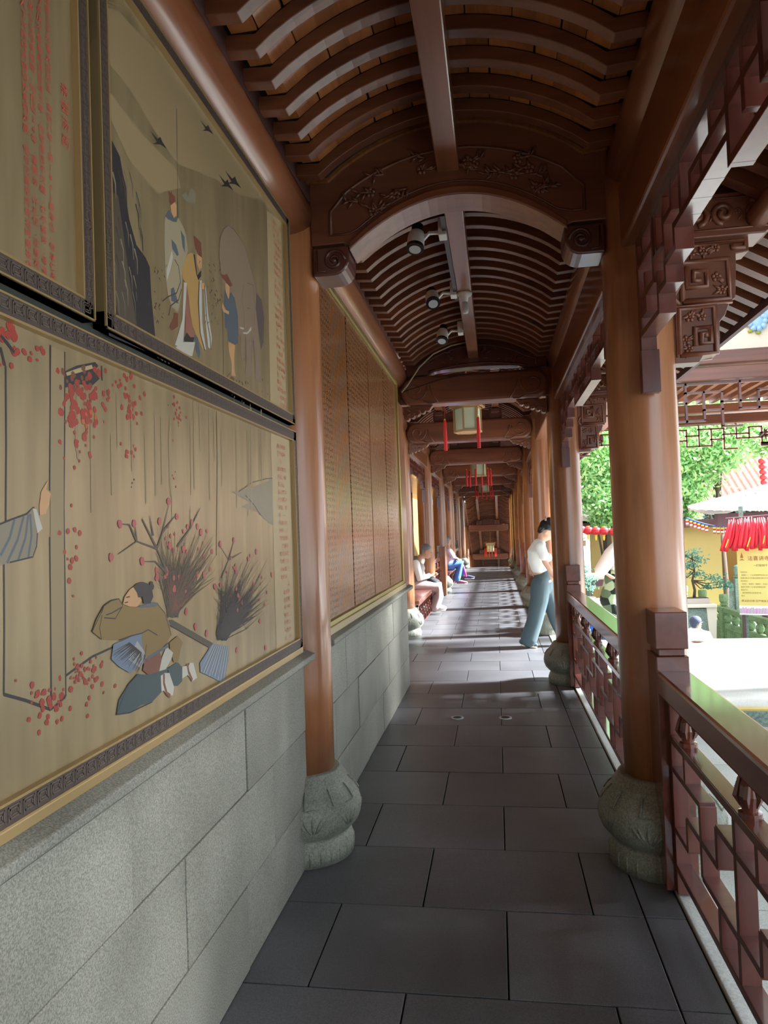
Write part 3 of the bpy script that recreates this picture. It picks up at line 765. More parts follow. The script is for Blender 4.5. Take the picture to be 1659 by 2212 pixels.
# ============================================================ PORCH OVER THE ENTRANCE BAY
def hlattice(y, x0, x1, ztop, h, label, step=.16, mat='red'):
    o = empty('porch_frieze', ((x0+x1)/2, y, ztop), label, 'lattice')
    def bx(a, b, c, d): MB().box(a, b, y-.02, y+.02, c, d).build('lattice_bar', W[mat], o, base=((a+b)/2, y, c))
    t = .009; N = int((x1-x0)/step)
    bx(x0, x1, ztop-.02, ztop)
    for u in range(N):
        a = x0+u*step; b = a+step; p = u % 6
        zs = {0: (.22, .85), 1: (.22, .62), 2: (.45, .85), 3: (.45, .62), 4: (.22, .62), 5: (.45, .85)}[p]
        for k, q in enumerate(zs):
            if k == 1 and p in (2,): q = 1.0
            bx(a-t, b+t, ztop-h*q-t, ztop-h*q+t)
        bx(a-t, a+t, ztop-h*(1.0 if p == 2 else .85 if p in (0, 5, 1) else .62), ztop-(0 if p in (0, 3) else h*.22))
    for xx in (x0+.12, x1-.3):
        q = MB()
        for _ in range(10): leafr(q, xx, ztop-h*.5, y-.02, random.uniform(0, 6), .09)
        q.box(xx-.05, xx+.05, y-.02, y+.02, ztop-h*.95, ztop-h*.8)
        q.build('flower_basket', W['carvedark'], o, smooth=False)
    return o
hlattice(7.03, .85, 3.9, 2.795, .42, 'hanging lattice under the near porch beam, right of the nearest column')
hlattice(10.2, .85, 3.9, 2.82, .36, 'hanging lattice under the far porch beam, against the trees')
for y, n in ((7.03, 'near'), (10.2, 'far')):
    tag(MB().box(.80, 4.1, y-.07, y+.07, 2.80, 2.93).build('porch_beam', W['beamx'], None, base=(2.4, y, 2.8), bevel=.01), 'lower long beam of the %s porch frame' % n, 'beam')
    tag(MB().box(.80, 4.1, y-.09, y+.09, 2.95, 3.07).build('porch_beam', W['beamx'], None, base=(2.4, y, 2.95), bevel=.01), 'upper long beam of the %s porch frame' % n, 'beam')
    tag(MB().tube([(4.1, y, 0), (4.1, y, 2.8)], .14, 24).build('porch_column', W['col'], None, smooth=True, base=(4.1, y, 0)), 'outer column carrying the %s porch frame' % n, 'column')
pr = empty('porch_roof', (2.4, 8.6, 3.1), 'flat raftered roof over the entrance porch', 'roof')
xx = .9
while xx < 4.2:
    MB().box(xx-.03, xx+.03, 7.1, 10.15, 3.08, 3.15).build('porch_rafter', W['rib'], pr, base=(xx, 8.6, 3.08)); xx += .17
MB().box(.8, 4.3, 7.0, 10.3, 3.15, 3.2).build('boarding', W['plank'], pr)
gb = empty('plaster_gable', (2.6, 7.0, 3.08), 'cream plaster gable with blue ceramic flowers above the porch beam', 'wall')
MB().prism([(1.45, 3.08), (4.2, 3.08), (4.2, 4.3), (3.3, 4.3)], 'y', 6.98, 7.10).build('plaster', W['white_plaster'], gb)
for (u, v, r) in ((1637, 693, .085), (1662, 668, .09), (1610, 640, .07)):
    x, y, z = atY(u, v, 6.94); q = MB(); q.ell((x, 6.97, z), (r, .03, r), 14, 8)
    for k in range(9):
        a = 2*PI*k/9; q.ell((x+r*.8*math.cos(a), 6.955, z+r*.8*math.sin(a)), (r*.32, .025, r*.32), 8, 5)
    q.build('ceramic_flower', W['ceramic_blue'], gb, smooth=True, base=(x, 6.97, z))
    for k in range(5):
        q = MB(); a = 2.0+k*.7; q.ell((x+r*1.2*math.cos(a), 6.965, z+r*1.2*math.sin(a)), (r*.3, .015, r*.2), 7, 4)
        q.build('ceramic_leaf', W['lime'], gb, smooth=True)

# ============================================================ WALL PICTURES
XP = -.868
def pp(u, v, k=0): x, y, z = atX(u, v, XP); return (y, z)
class Print:
    def __init__(s, parent): s.p = parent; s.layer = 0; s.m = {}
    def lay(s, mat, name):
        k = (mat, name)
        if k not in s.m: s.m[k] = MB()
        s.layer += 1
        return s.m[k], XP+.0006+.0000012*s.layer
    def poly(s, mat, pts, name=None, raw=False):
        m, x = s.lay(mat, name or mat)
        q = [(a, b) for a, b in pts] if raw else [pp(u, v) for u, v in pts]
        m.add([(x, a, b) for a, b in q], [tuple(range(len(q)))])
    def line(s, mat, pts, w_, name=None, taper=False):
        m, x = s.lay(mat, name or mat)
        q = [pp(u, v) for u, v in pts]; n = len(q); vs = []
        for i, (a, b) in enumerate(q):
            a0, b0 = q[max(i-1, 0)]; a1, b1 = q[min(i+1, n-1)]
            dx, dy = a1-a0, b1-b0; L = math.hypot(dx, dy) or 1
            ww = w_*(1-(i/(n-1))*.8 if taper else 1)
            vs += [(x, a-dy/L*ww/2, b+dx/L*ww/2), (x, a+dy/L*ww/2, b-dx/L*ww/2)]
        m.add(vs, [(2*i, 2*i+1, 2*i+3, 2*i+2) for i in range(n-1)])
    def dot(s, mat, u, v, r, name=None, k=7, e=1.0):
        y, z = pp(u, v); m, x = s.lay(mat, name or mat)
        m.add([(x, y+r*math.cos(2*PI*i/k)*random.uniform(.75, 1.2), z+e*r*math.sin(2*PI*i/k)*random.uniform(.75, 1.2)) for i in range(k)], [tuple(range(k))])
    def done(s):
        for (mat, name), m in s.m.items():
            o = m.build(name, W[mat], s.p)
            if len(m.f) > 1: o['kind'] = 'stuff'
def glyphs(parent, name, text_cols, y0, ztop, size, pitch_y, pitch_z, mat, x, origin=None, M=None):
    """columns of writing, one column to the left of the other"""
    mb = MB()
    for c, colm in enumerate(text_cols):
        cu = bpy.data.curves.new('t', 'FONT'); cu.body = '\n'.join(colm); cu.size = size; cu.space_line = pitch_z/size; cu.resolution_u = 1; cu.align_x = 'CENTER'
        to = bpy.data.objects.new('t', cu); COL.objects.link(to)
        dg_ = bpy.context.evaluated_depsgraph_get(); me = bpy.data.meshes.new_from_object(to.evaluated_get(dg_))
        vs = [v.co for v in me.vertices]
        mb.add([(x, y0-c*pitch_y+v.x, ztop+v.y) for v in vs], [tuple(p.vertices) for p in me.polygons])
        bpy.data.objects.remove(to); bpy.data.meshes.remove(me)
    if M is not None: mb.v = [tuple(M(*p)) for p in mb.v]
    if mb.f:
        o = mb.build(name, mat, parent); o['kind'] = 'stuff'; return o

def frame(label, y0, y1, z0, z1, bw, name='framed_painting', gold='gold'):
    o = empty(name, (-.9, (y0+y1)/2, z0), label, 'painting')
    MB().box(-.90, XP, y0+bw*.5, y1-bw*.5, z0+bw*.5, z1-bw*.5).build('gilt_ground', W[gold], o)
    for (a, b, c, d) in ((y0, y1, z0, z0+bw), (y0, y1, z1-bw, z1), (y0, y0+bw, z0, z1), (y1-bw, y1, z0, z1)):
        MB().box(-.90, XP+.014, a, b, c, d).build('frame_side', W['frame_dark'], o, base=(-.9, (a+b)/2, c), bevel=.002)
    e = MB()
    for (a, b, c, d) in ((y0, y1, z0, z0+.004), (y0, y1, z1-.004, z1), (y0, y0+.004, z0, z1), (y1-.004, y1, z0, z1)): e.box(-.90, XP+.017, a, b, c, d)
    i = bw
    for (a, b, c, d) in ((y0+i, y1-i, z0+i-.002, z0+i+.003), (y0+i, y1-i, z1-i-.003, z1-i+.002), (y0+i-.002, y0+i+.003, z0+i, z1-i), (y1-i-.003, y1-i+.002, z0+i, z1-i)): e.box(-.90, XP+.016, a, b, c, d)
    e.build('gilt_bead', W['gold_edge'], o)
    k = MB(); xx = XP+.0152; t = .0022
    def unit(cy, cz, s, vert):
        sp = rspiral(0, 0, s*.72, s*.62, 2)
        for (a, b) in zip(sp[:-1], sp[1:]):
            (a0, a1), (b0, b1) = a, b
            if vert: a0, a1, b0, b1 = a1, a0, b1, b0
            ya, yb_ = sorted((a0, b0)); za, zb = sorted((a1, b1))
            k.add([(xx, cy+ya-t/2, cz+za-t/2), (xx, cy+yb_+t/2, cz+za-t/2), (xx, cy+yb_+t/2, cz+zb+t/2), (xx, cy+ya-t/2, cz+zb+t/2)], [(0, 1, 2, 3)])
    s = bw*.95
    for cz in (z0+bw/2, z1-bw/2):
        c = y0+bw
        while c < y1-bw*.6: unit(c, cz, s, False); c += s
    for cy in (y0+bw/2, y1-bw/2):
        c = z0+bw
        while c < z1-bw*.6: unit(cy, c, s, True); c += s
    k.build('meander_border', W['frame_pattern'], o)
    return o
fC = frame('large lower gilt painting of a kneeling man with two bundles of firewood', -.1, 3.02, 1.012, 1.955, .042)
fB = frame('upper gilt painting of two robed men and a boy beside a grey elephant', 1.478, 3.015, 1.985, 2.90, .040)
fA = frame('narrow gilt panel with red vertical writing at upper left', 1.06, 1.435, 1.985, 2.90, .040, name='framed_text_panel')
MB().box(-.905, -.885, 1.0, 3.03, 1.95, 2.9).build('picture_backing', W['recess_green'], wl)
tag(MB().box(-.90, -.855, -.1, 3.03, .987, 1.010).build('trim_2', W['gold_edge'], None, bevel=.003), kind='structure')

T1 = Print(fC); random.seed(2)
T1.poly('pale_strip', [(584, 928), (624, 941), (636, 1388), (597, 1409)], 'text_ground')
T1.poly('grey_print', [(480, 1050), (500, 1062), (540, 1055), (588, 1034), (590, 1135), (575, 1125), (555, 1105), (520, 1095), (540, 1085)], 'distant_hill')
T1.line('ink_mid', [(515, 1062), (545, 1042), (575, 1034), (588, 1033)], .004); T1.line('ink_mid', [(530, 1070), (548, 1090), (562, 1112)], .005)
for x0, y0, x1, y1, wd in ((12, 790, 12, 1130, .004), (8, 1215, 8, 1500, .004), (108, 745, 107, 1060, .004), (107, 1160, 110, 1530, .004), (139, 760, 137, 1100, .005), (137, 1100, 141, 1505, .006)):
    T1.line('ink', [(x0, y0), ((x0+x1)/2+1, (y0+y1)/2), (x1, y1)], wd)
T1.line('ink', [(8, 1500), (55, 1513), (109, 1533)], .006); T1.line('ink', [(109, 1533), (141, 1505)], .005); T1.line('ink', [(467, 888), (469, 1000), (467, 1200)], .004)
T1.poly('cloud_print', [(110, 748), (138, 761), (137, 1100), (140, 1500), (112, 1528), (108, 1100)], 'wash')
T1.line('ink', [(141, 1460), (200, 1418), (250, 1395)], .005)
for i in range(26):
    u = random.uniform(150, 580); v = random.uniform(850, 950); T1.line('cloud_print', [(u, v), (u+2, v+random.uniform(60, 230))], random.uniform(.004, .012), 'wash_streaks')
T1.poly('ink', [(140, 802), (165, 790), (205, 782), (212, 790), (205, 800), (215, 818), (200, 832), (160, 830), (140, 838)], 'eave_drawing')
T1.poly('pale_strip', [(142, 805), (170, 795), (198, 788), (200, 796), (170, 805), (144, 812)], 'eave_lights')
T1.line('ink', [(219, 790), (220, 822)], .005)
def leaves(mat, x0, y0, x1, y1, n, r0, r1, name='maple_leaves'):
    for _ in range(n): T1.dot(mat, random.gauss((x0+x1)/2, (x1-x0)/3), random.gauss((y0+y1)/2, (y1-y0)/3), random.uniform(r0, r1)*.72, name)
leaves('brown_print', 140, 800, 215, 850, 26, .006, .012, 'dark_leaves'); leaves('red_leaf', 145, 830, 215, 930, 80, .006, .015); leaves('red_leaf', 245, 810, 300, 850, 16, .005, .01); leaves('red_leaf', 262, 860, 305, 910, 22, .005, .012)
leaves('red_leaf', 360, 860, 395, 930, 22, .004, .009); leaves('red_leaf', 270, 950, 292, 990, 9, .005, .009); leaves('red_leaf', 140, 930, 190, 1010, 12, .005, .009); leaves('orange_leaf', 180, 890, 215, 925, 7, .005, .01)
leaves('red_leaf', 140, 1150, 172, 1260, 14, .005, .01); leaves('red_leaf', 145, 1420, 225, 1480, 44, .004, .010); leaves('red_leaf', 50, 1480, 160, 1560, 34, .004, .012); leaves('red_leaf', 0, 700, 40, 740, 14, .006, .016); leaves('red_leaf', 0, 740, 95, 790, 16, .004, .010)
leaves('red_leaf', 370, 990, 382, 1060, 4, .003, .005); leaves('ink', 280, 1035, 292, 1055, 3, .003, .005, 'dots')
T1.line('ink', [(0, 725), (14, 740), (30, 762)], .007, 'twigs'); T1.line('ink', [(0, 750), (10, 790)], .006, 'twigs')
T1.poly('grey_print', [(-20, 1140), (25, 1122), (58, 1110), (72, 1095), (80, 1150), (78, 1180), (70, 1203), (20, 1215), (-20, 1228)], 'sleeve')
for a, b in (((60, 1112), (38, 1210)), ((50, 1115), (14, 1216)), ((30, 1122), (0, 1200)), ((64, 1110), (60, 1204))): T1.line('blue_print', [a, ((a[0]+b[0])/2+5, (a[1]+b[1])/2), b], .006, 'sleeve_folds')
T1.line('ink', [(-20, 1140), (25, 1122), (58, 1110), (72, 1095), (80, 1150), (78, 1180), (70, 1203), (20, 1215)], .003)
T1.poly('white_print', [(70, 1098), (78, 1100), (91, 1142), (80, 1152)], 'cuff')
T1.poly('skin_print', [(84, 1095), (88, 1062), (103, 1037), (99, 1058), (109, 1066), (105, 1090), (98, 1110), (85, 1113)], 'hand')
q3 = lambda L: [(a/2.5136, 1050+b/2.5136) for a, b in L]
# bundles of twigs
def bundle(base, fan, n, mat, w0, dots):
    (bx, by), (fx0, fy0, fx1, fy1) = base, fan
    for i in range(n):
        t = random.random(); ex = fx0+(fx1-fx0)*random.random()**.9; ey = fy0+(fy1-fy0)*random.random()
        s = (bx+random.uniform(-12, 12), by+random.uniform(-10, 10)); mid = ((s[0]+ex)/2+random.uniform(-8, 8), (s[1]+ey)/2+random.uniform(-6, 6))
        T1.line(mat, [s, mid, (ex, ey)], random.uniform(w0*.5, w0), 'twigs', True)
        for _ in range(2): T1.line(mat, [mid, (mid[0]+random.uniform(-22, 22), mid[1]-random.uniform(10, 32))], w0*.45, 'twigs', True)
        if random.random() < dots: T1.dot('pink_leaf', ex, ey, random.uniform(.005, .010), 'berries')
bundle((372, 1325), (335, 1130, 470, 1250), 130, 'ink_mid', .0042, .16)
bundle((376, 1320), (350, 1200, 450, 1280), 22, 'brown_print', .003, .1)
for L in ([(905, 470), (850, 340), (740, 300), (640, 370)], [(850, 340), (770, 180), (775, 170)], [(850, 340), (880, 250), (915, 100)], [(740, 300), (700, 210), (650, 205)], [(960, 330), (1030, 230), (1030, 110)], [(1030, 230), (1085, 120)], [(905, 470), (840, 410), (760, 410)], [(830, 270), (810, 160)], [(880, 250), (950, 160)], [(740, 300), (730, 200)], [(1200, 500), (1240, 400), (1190, 320)], [(1240, 400), (1270, 290)], [(1240, 400), (1310, 360)]):
    T1.line('ink_mid', q3(L), .008, 'branches', True)
for u, v in ((650, 205), (725, 205), (600, 385), (770, 410), (865, 190), (915, 85), (958, 165), (1040, 200), (1090, 250), (920, 325), (995, 340), (850, 495), (1195, 315), (1268, 295), (1390, 355), (1475, 480), (1365, 570), (1280, 465), (1410, 735), (1240, 745), (1060, 765), (1120, 800), (1285, 890), (1440, 880), (1165, 545), (1010, 680), (1105, 480), (945, 560)):
    T1.dot('pink_leaf', u/2.5136, 1050+v/2.5136, .011, 'berries')
bundle((478, 1375), (470, 1190, 580, 1330), 150, 'ink', .0040, .12)
bundle((480, 1370), (500, 1260, 560, 1340), 60, 'ink', .005, .05)
T1.poly('ink_mid', q3([(905, 735), (930, 725), (1060, 800), (1155, 855), (1145, 885), (1040, 825), (915, 755)]), 'carrying_pole')
T1.poly('straw_blue', q3([(1150, 855), (1240, 870), (1235, 950), (1215, 1050), (1190, 1062), (1130, 1030), (1085, 1010), (1082, 960)]), 'straw')
for i in range(26):
    t = i/25; a = (1155+85*t, 862+10*t); b = (1085+130*t, 1010+50*t+random.uniform(-15, 8)); T1.line('white_print' if i % 3 == 0 else 'blue_print', q3([a, b]), .0025, 'straw_strokes_%s' % ('light' if i % 3 == 0 else 'dark'))
# kneeling man
T1.poly('straw_blue', q3([(760, 790), (790, 950), (700, 1015), (640, 980), (600, 940), (610, 860), (680, 830)]), 'straw')
for i in range(30):
    t = i/29; T1.line('ink', q3([(700+85*t, 850+70*t), (595+150*t+random.uniform(-8, 8), 915+100*t+random.uniform(-12, 12))]), .003, 'straw_ink', True)
    if i % 2: T1.line('white_print', q3([(740+40*t, 840+60*t), (690+70*t, 940+50*t)]), .002, 'straw_strokes_light')
T1.poly('teal_print', q3([(627, 1240), (640, 1160), (690, 1080), (740, 1020), (800, 1025), (870, 995), (905, 980), (905, 1080), (870, 1120), (822, 1172), (760, 1190), (700, 1230)]), 'trousers')
T1.poly('teal_print', q3([(905, 990), (960, 955), (985, 985), (985, 1060), (960, 1085), (925, 1085)]), 'trousers')
T1.poly('ochre_robe', q3([(495, 790), (515, 730), (535, 690), (560, 650), (600, 622), (640, 612), (662, 650), (735, 658), (800, 650), (850, 640), (890, 690), (915, 740), (925, 810), (900, 850), (860, 895), (790, 940), (770, 870), (762, 800), (700, 815), (620, 838), (545, 832)]), 'robe')
T1.poly('ochre_robe', q3([(915, 850), (960, 812), (988, 850), (975, 890), (965, 950), (940, 960), (920, 900)]), 'robe')
T1.poly('brown_print', q3([(780, 940), (860, 895), (875, 940), (860, 1005), (800, 1025), (770, 1000)]), 'hem')
T1.poly('white_print', q3([(875, 930), (900, 870), (935, 905), (925, 940), (895, 995), (860, 1005)]), 'sock')
T1.poly('white_print', q3([(868, 1030), (890, 1015), (915, 1015), (940, 1090), (935, 1135), (905, 1140), (885, 1110), (872, 1115)]), 'sock')
T1.poly('white_print', q3([(985, 980), (1020, 975), (1025, 960), (1045, 960), (1066, 1040), (1040, 1060), (1015, 1025), (985, 1045)]), 'sock')
T1.line('brown_print', q3([(885, 1020), (885, 1070), (900, 1125), (920, 1140)]), .010, 'shoe_sole'); T1.line('brown_print', q3([(1012, 965), (1020, 1010), (1040, 1055)]), .010, 'shoe_sole')
T1.poly('skin_print', q3([(662, 640), (672, 600), (700, 560), (725, 545), (750, 600), (765, 620), (740, 655), (700, 655)]), 'face')
T1.poly('ink', q3([(718, 548), (740, 528), (770, 520), (800, 530), (820, 560), (828, 600), (812, 635), (775, 640), (768, 600), (745, 605), (738, 580)]), 'hair')
T1.dot('ink', 818/2.5136, 1050+546/2.5136, .013, 'hair', 12)
T1.poly('blue_print', q3([(740, 655), (830, 630), (855, 635), (840, 655), (760, 662)]), 'collar')
for L in ([(690, 560+70), (672, 634)], [(545, 690), (560, 650), (600, 622), (640, 612), (662, 650)], [(660, 655), (600, 690), (570, 700)], [(655, 660), (620, 720), (560, 715)], [(545, 832), (535, 770), (548, 700)], [(762, 800), (800, 780), (850, 810)], [(800, 930), (880, 880), (910, 850)], [(925, 810), (890, 690), (850, 640)], [(495, 790), (560, 650)], [(640, 838), (700, 815), (762, 800)], [(680, 605), (700, 600)], [(627, 1240), (690, 1080), (745, 1020)], [(627, 1240), (700, 1230), (822, 1172)], [(790, 860), (780, 940)]):
    T1.line('ink', q3(L), .0028, 'outline')
T1.line('blue_print', q3([(795, 935), (850, 900), (905, 870)]), .008, 'belt')
T1.done()

T2 = Print(fB); random.seed(4)
q1 = lambda L: [(a/2.5136, b/2.5136) for a, b in L]
q2 = lambda L: [(330+a/4.707, 380+b/4.707) for a, b in L]
T2.poly('pale_strip', [(576, 455), (606, 478), (619, 903), (584, 889)], 'text_ground')
T2.poly('cloud_print', q1([(575, 40), (640, 60), (900, 330), (1180, 640), (1420, 1000), (1400, 1080), (1300, 1060), (1150, 960), (960, 890), (830, 700), (700, 480), (575, 330)]), 'cloud')
T2.poly('cloud_print', q1([(580, 480), (700, 640), (800, 760), (960, 920), (980, 1020), (850, 1050), (700, 870), (600, 650)]), 'cloud')
for i in range(40):
    u = random.uniform(600, 1350); v = random.uniform(650, 1450); T2.line('cloud_print', q1([(u, v), (u+40, v+30), (u+90, v+60)]), .003, 'wash_streaks', True)
T2.poly('ink', q1([(574, 725), (610, 770), (650, 850), (665, 940), (685, 1020), (690, 1120), (700, 1190), (740, 1330), (790, 1400), (812, 1450), (820, 1600), (835, 1760), (850, 1900), (862, 1935), (760, 1895), (590, 1822), (584, 1500), (578, 1100)]), 'cliff')
T2.poly('ink_mid', q1([(580, 1030), (640, 1060), (670, 1280), (700, 1500), (740, 1760), (700, 1800), (640, 1700), (590, 1500)]), 'cliff_wash')
for i in range(46):
    u = random.uniform(585, 760); v = random.uniform(900, 1700); T2.line(random.choice(['ink', 'grey_print', 'ink_mid']), q1([(u, v), (u+15, v+60), (u+18, v+140)]), random.uniform(.003, .008), 'cliff_strokes', True)
for c, k in (((870, 770), 1), ((1130, 700), .8), ((1235, 1000), .9), ((1275, 985), 1)):
    a, b = c; T2.poly('ink', q1([(a-55*k, b-60*k), (a-15*k, b-15*k), (a, b-28*k), (a+10*k, b), (a+35*k, b+38*k), (a, b+15*k), (a-40*k, b+12*k), (a-20*k, b)]), 'swallow')
T2.poly('grey_print', q1([(985, 1060), (1005, 1040), (1020, 1070), (1035, 1015), (1065, 1050), (1060, 1105), (1010, 1095)]), 'rock')
# elephant
T2.poly('elephant_grey', q2([(690, 610), (720, 540), (765, 503), (800, 530), (840, 590), (900, 650), (940, 740), (970, 860), (1000, 960), (1040, 1060), (1060, 1180), (1110, 1280), (1130, 1450), (1125, 1680), (1100, 1770), (1080, 1600), (1080, 1900), (1105, 2060), (1100, 2100), (1045, 2095), (1040, 1980), (1020, 1640), (1000, 1900), (1005, 2030), (940, 2035), (935, 2000), (950, 1900), (945, 1620), (870, 1615), (860, 1400), (820, 1200), (700, 1100), (690, 960), (675, 800), (678, 700)]), 'elephant')
T2.poly('elephant_dark', q2([(1050, 1190), (1105, 1260), (1130, 1450), (1125, 1690), (1100, 1770), (1070, 1560), (1045, 1350)]), 'ear')
T2.poly('elephant_grey', q2([(900, 1610), (945, 1620), (925, 1720), (915, 1800), (935, 1860), (945, 1800), (935, 1880), (910, 1890), (888, 1800), (890, 1700)]), 'trunk')
T2.line('elephant_dark', q2([(690, 960), (672, 820), (680, 640), (720, 540), (765, 503), (820, 540), (900, 650), (940, 740), (1000, 960), (1050, 1150)]), .0032, 'elephant_line')
for L in ([(920, 1110), (905, 1250), (925, 1400), (930, 1560)], [(960, 1090), (1020, 1110), (1035, 1300), (1030, 1560)], [(945, 1620), (950, 1900)], [(1020, 1640), (1045, 1980)], [(1005, 1640), (1005, 1900)], [(960, 1345), (990, 1350)]): T2.line('elephant_dark', q2(L), .0035, 'elephant_line')
T2.poly('white_print', q2([(915, 1590), (960, 1590), (1000, 1530), (1000, 1570), (960, 1610), (920, 1605)]), 'tusk'); T2.poly('white_print', q2([(882, 1535), (925, 1545), (925, 1562), (890, 1555)]), 'tusk')
# farmer boy
T2.poly('skin_print', q2([(735, 1090), (780, 1110), (775, 1250), (745, 1230)]), 'skin'); T2.poly('brown_print', q2([(688, 995), (730, 1010), (750, 990), (775, 1040), (812, 1115), (780, 1128), (735, 1070), (700, 1035)]), 'hat')
T2.poly('blue_print', q2([(730, 1150), (770, 1260), (790, 1180), (830, 1240), (860, 1420), (865, 1700), (835, 1720), (765, 1680), (760, 1560), (735, 1540), (725, 1300)]), 'tunic')
T2.poly('skin_print', q2([(705, 1290), (740, 1360), (775, 1380), (770, 1410), (715, 1380), (700, 1330)]), 'skin'); T2.poly('skin_print', q2([(765, 1690), (835, 1720), (825, 1850), (830, 2000), (845, 2035), (800, 2030), (800, 1900), (770, 1780)]), 'skin')
T2.poly('brown_print', q2([(765, 2070), (800, 2035), (830, 2060), (825, 2100), (780, 2110)]), 'sandal'); T2.line('ink_mid', q2([(708, 1380), (715, 1700), (718, 2040), (740, 2060), (785, 2000)]), .0028, 'hoe')
# two robed men
T2.poly('pale_robe', q2([(118, 430), (150, 380), (215, 460), (260, 430), (300, 500), (335, 600), (355, 760), (325, 860), (300, 950), (290, 1200), (255, 1390), (190, 1330), (150, 1200), (125, 1000), (115, 700)]), 'pale_robe')
T2.poly('white_print', q2([(190, 760), (205, 820), (175, 960), (140, 1070), (140, 960)]), 'robe_trim')
T2.poly('blue_print', q2([(128, 410), (165, 345), (200, 400), (240, 420), (260, 400), (240, 470), (200, 465), (150, 440)]), 'collar'); T2.poly('blue_print', q2([(185, 640), (235, 700), (262, 800), (245, 815), (195, 740)]), 'sash'); T2.poly('blue_print', q2([(280, 550), (320, 620), (325, 780), (300, 720)]), 'sash'); T2.poly('blue_print', q2([(180, 1150), (210, 1130), (260, 1300), (185, 1270)]), 'sash')
T2.poly('skin_print', q2([(175, 290), (215, 265), (238, 290), (240, 400), (215, 430), (190, 380)]), 'skin'); T2.poly('brown_print', q2([(150, 145), (165, 200), (165, 260), (180, 300), (228, 260), (222, 205), (195, 185), (190, 150), (180, 175)]), 'hat')
T2.poly('yellow_robe', q2([(300, 920), (340, 810), (380, 780), (415, 790), (440, 940), (470, 1060), (465, 1250), (470, 1450), (490, 1620), (525, 1770), (500, 1760), (440, 1620), (400, 1520), (380, 1400), (345, 1100), (300, 1040)]), 'yellow_robe')
T2.poly('rose_print', q2([(300, 1100), (345, 1100), (375, 1400), (410, 1560), (420, 1640), (330, 1640), (330, 1400)]), 'skirt'); T2.poly('white_print', q2([(315, 1080), (345, 1090), (325, 1400), (305, 1740), (222, 1720), (260, 1600), (300, 1450)]), 'robe_trim')
T2.poly('white_print', q2([(470, 1070), (495, 1060), (500, 1500), (540, 1770), (515, 1760), (480, 1580), (468, 1300)]), 'robe_trim'); T2.poly('white_print', q2([(520, 1150), (535, 1120), (560, 1400), (600, 1650), (590, 1770), (560, 1740), (530, 1450)]), 'robe_trim')
T2.poly('ink', q2([(410, 795), (425, 800), (450, 1010), (490, 960), (490, 1020), (460, 1060), (440, 1000)]), 'robe_border'); T2.line('ink', q2([(470, 1070), (462, 1300), (480, 1600), (525, 1772)]), .006, 'robe_border'); T2.line('ink', q2([(525, 1120), (545, 1450), (580, 1640), (588, 1770)]), .005, 'robe_border')
T2.poly('brown_print', q2([(410, 605), (445, 630), (490, 680), (498, 830), (465, 810), (430, 740)]), 'hat'); T2.poly('skin_print', q2([(440, 790), (497, 830), (497, 930), (470, 960), (445, 880)]), 'skin'); T2.poly('skin_print', q2([(485, 1095), (520, 1085), (525, 1150), (490, 1155)]), 'skin')
T2.poly('white_print', q2([(305, 1690), (430, 1690), (400, 1830), (300, 1835), (230, 1740)]), 'hem'); T2.poly('ink', q2([(315, 1650), (345, 1590), (380, 1640), (420, 1640), (410, 1690), (320, 1685)]), 'belt'); T2.poly('blue_print', q2([(425, 1610), (455, 1640), (480, 1800), (470, 1860), (430, 1760)]), 'sash')
T2.poly('brown_print', q2([(165, 1540), (210, 1440), (215, 1390), (255, 1400), (255, 1530), (190, 1575)]), 'shoe')
T2.line('ink_mid', q2([(95, 1275), (150, 1230), (240, 1190), (280, 1080), (260, 920), (220, 850)]), .004, 'cord'); T2.line('ink_mid', q2([(160, 1420), (180, 1320), (260, 1260), (290, 1150)]), .004, 'cord')
T2.line('ink_mid', [(381, 235), (382, 330), (384, 470)], .003, 'fold_line')
for i in range(60):
    u = random.choice([random.gauss(60, 40), random.gauss(600, 50), random.gauss(620, 40)]); v = random.uniform(850, 1500); T2.line('ink_mid', q2([(u, v), (u+random.uniform(-25, 25), v+random.uniform(15, 40))]), random.uniform(.002, .006), 'grass', True)
for i in range(50):
    u = random.uniform(20, 560); v = 1760+ (u*.45)+random.uniform(0, 60)
    if v < 1830+u*.42: T2.dot('ink_mid', 330+u/4.707, 380+v/4.707, random.uniform(.003, .009), 'ground_ink')
for i in range(30): T2.dot('ink_mid', random.uniform(500, 582), random.uniform(820, 880), random.uniform(.002, .006), 'ground_ink')
T2.done()
# writing
redm = W['red_text']
cols = ['之名闻于天下汉高祖第三子为薄太后所生。高后八年(前180)即帝位。他以仁孝', '侍奉母亲从不懈怠母亲卧病三年,他常常目不交睫,衣不解带;母亲', '所服的汤药他亲口尝过后才放心让母亲服用。他在位24年,重德治,兴礼仪,注意发', '展农业使西汉社会稳定人丁兴旺经济得到恢复和发展,他与汉景帝的统治时期被誉']
zb = [atX(112, 607, XP)[2], atX(94, 594, XP)[2], atX(77, 578, XP)[2], atX(60, 582, XP)[2]]
pz = .0205
for c, t in enumerate(cols):
    yc = atX([113, 95, 78, 61][c], 590, XP)[1]; n = len(t)
    glyphs(fA, 'writing', [t], yc, zb[c]+(n-1)*pz+.002, .0185, 0, pz, redm, XP+.002)
yc, _ = pp(139, 250); glyphs(fA, 'title_writing', ['亲尝汤药'], yc, pp(139, 196)[1]-.012, .030, 0, (pp(139, 183)[1]-pp(139, 300)[1])/3.25, redm, XP+.002)
t_ = '舜,传说中的远古帝王,五帝之一,姓姚,名重华,号有虞氏,史称虞舜。相传他的父亲瞽叟及继母、异母弟象,多次想害死他。舜毫不嫉恨,仍对父亲恭顺,对弟弟慈爱。他的孝行感动了天帝。舜在历山耕种,大象替他耕地,鸟代他锄草。'
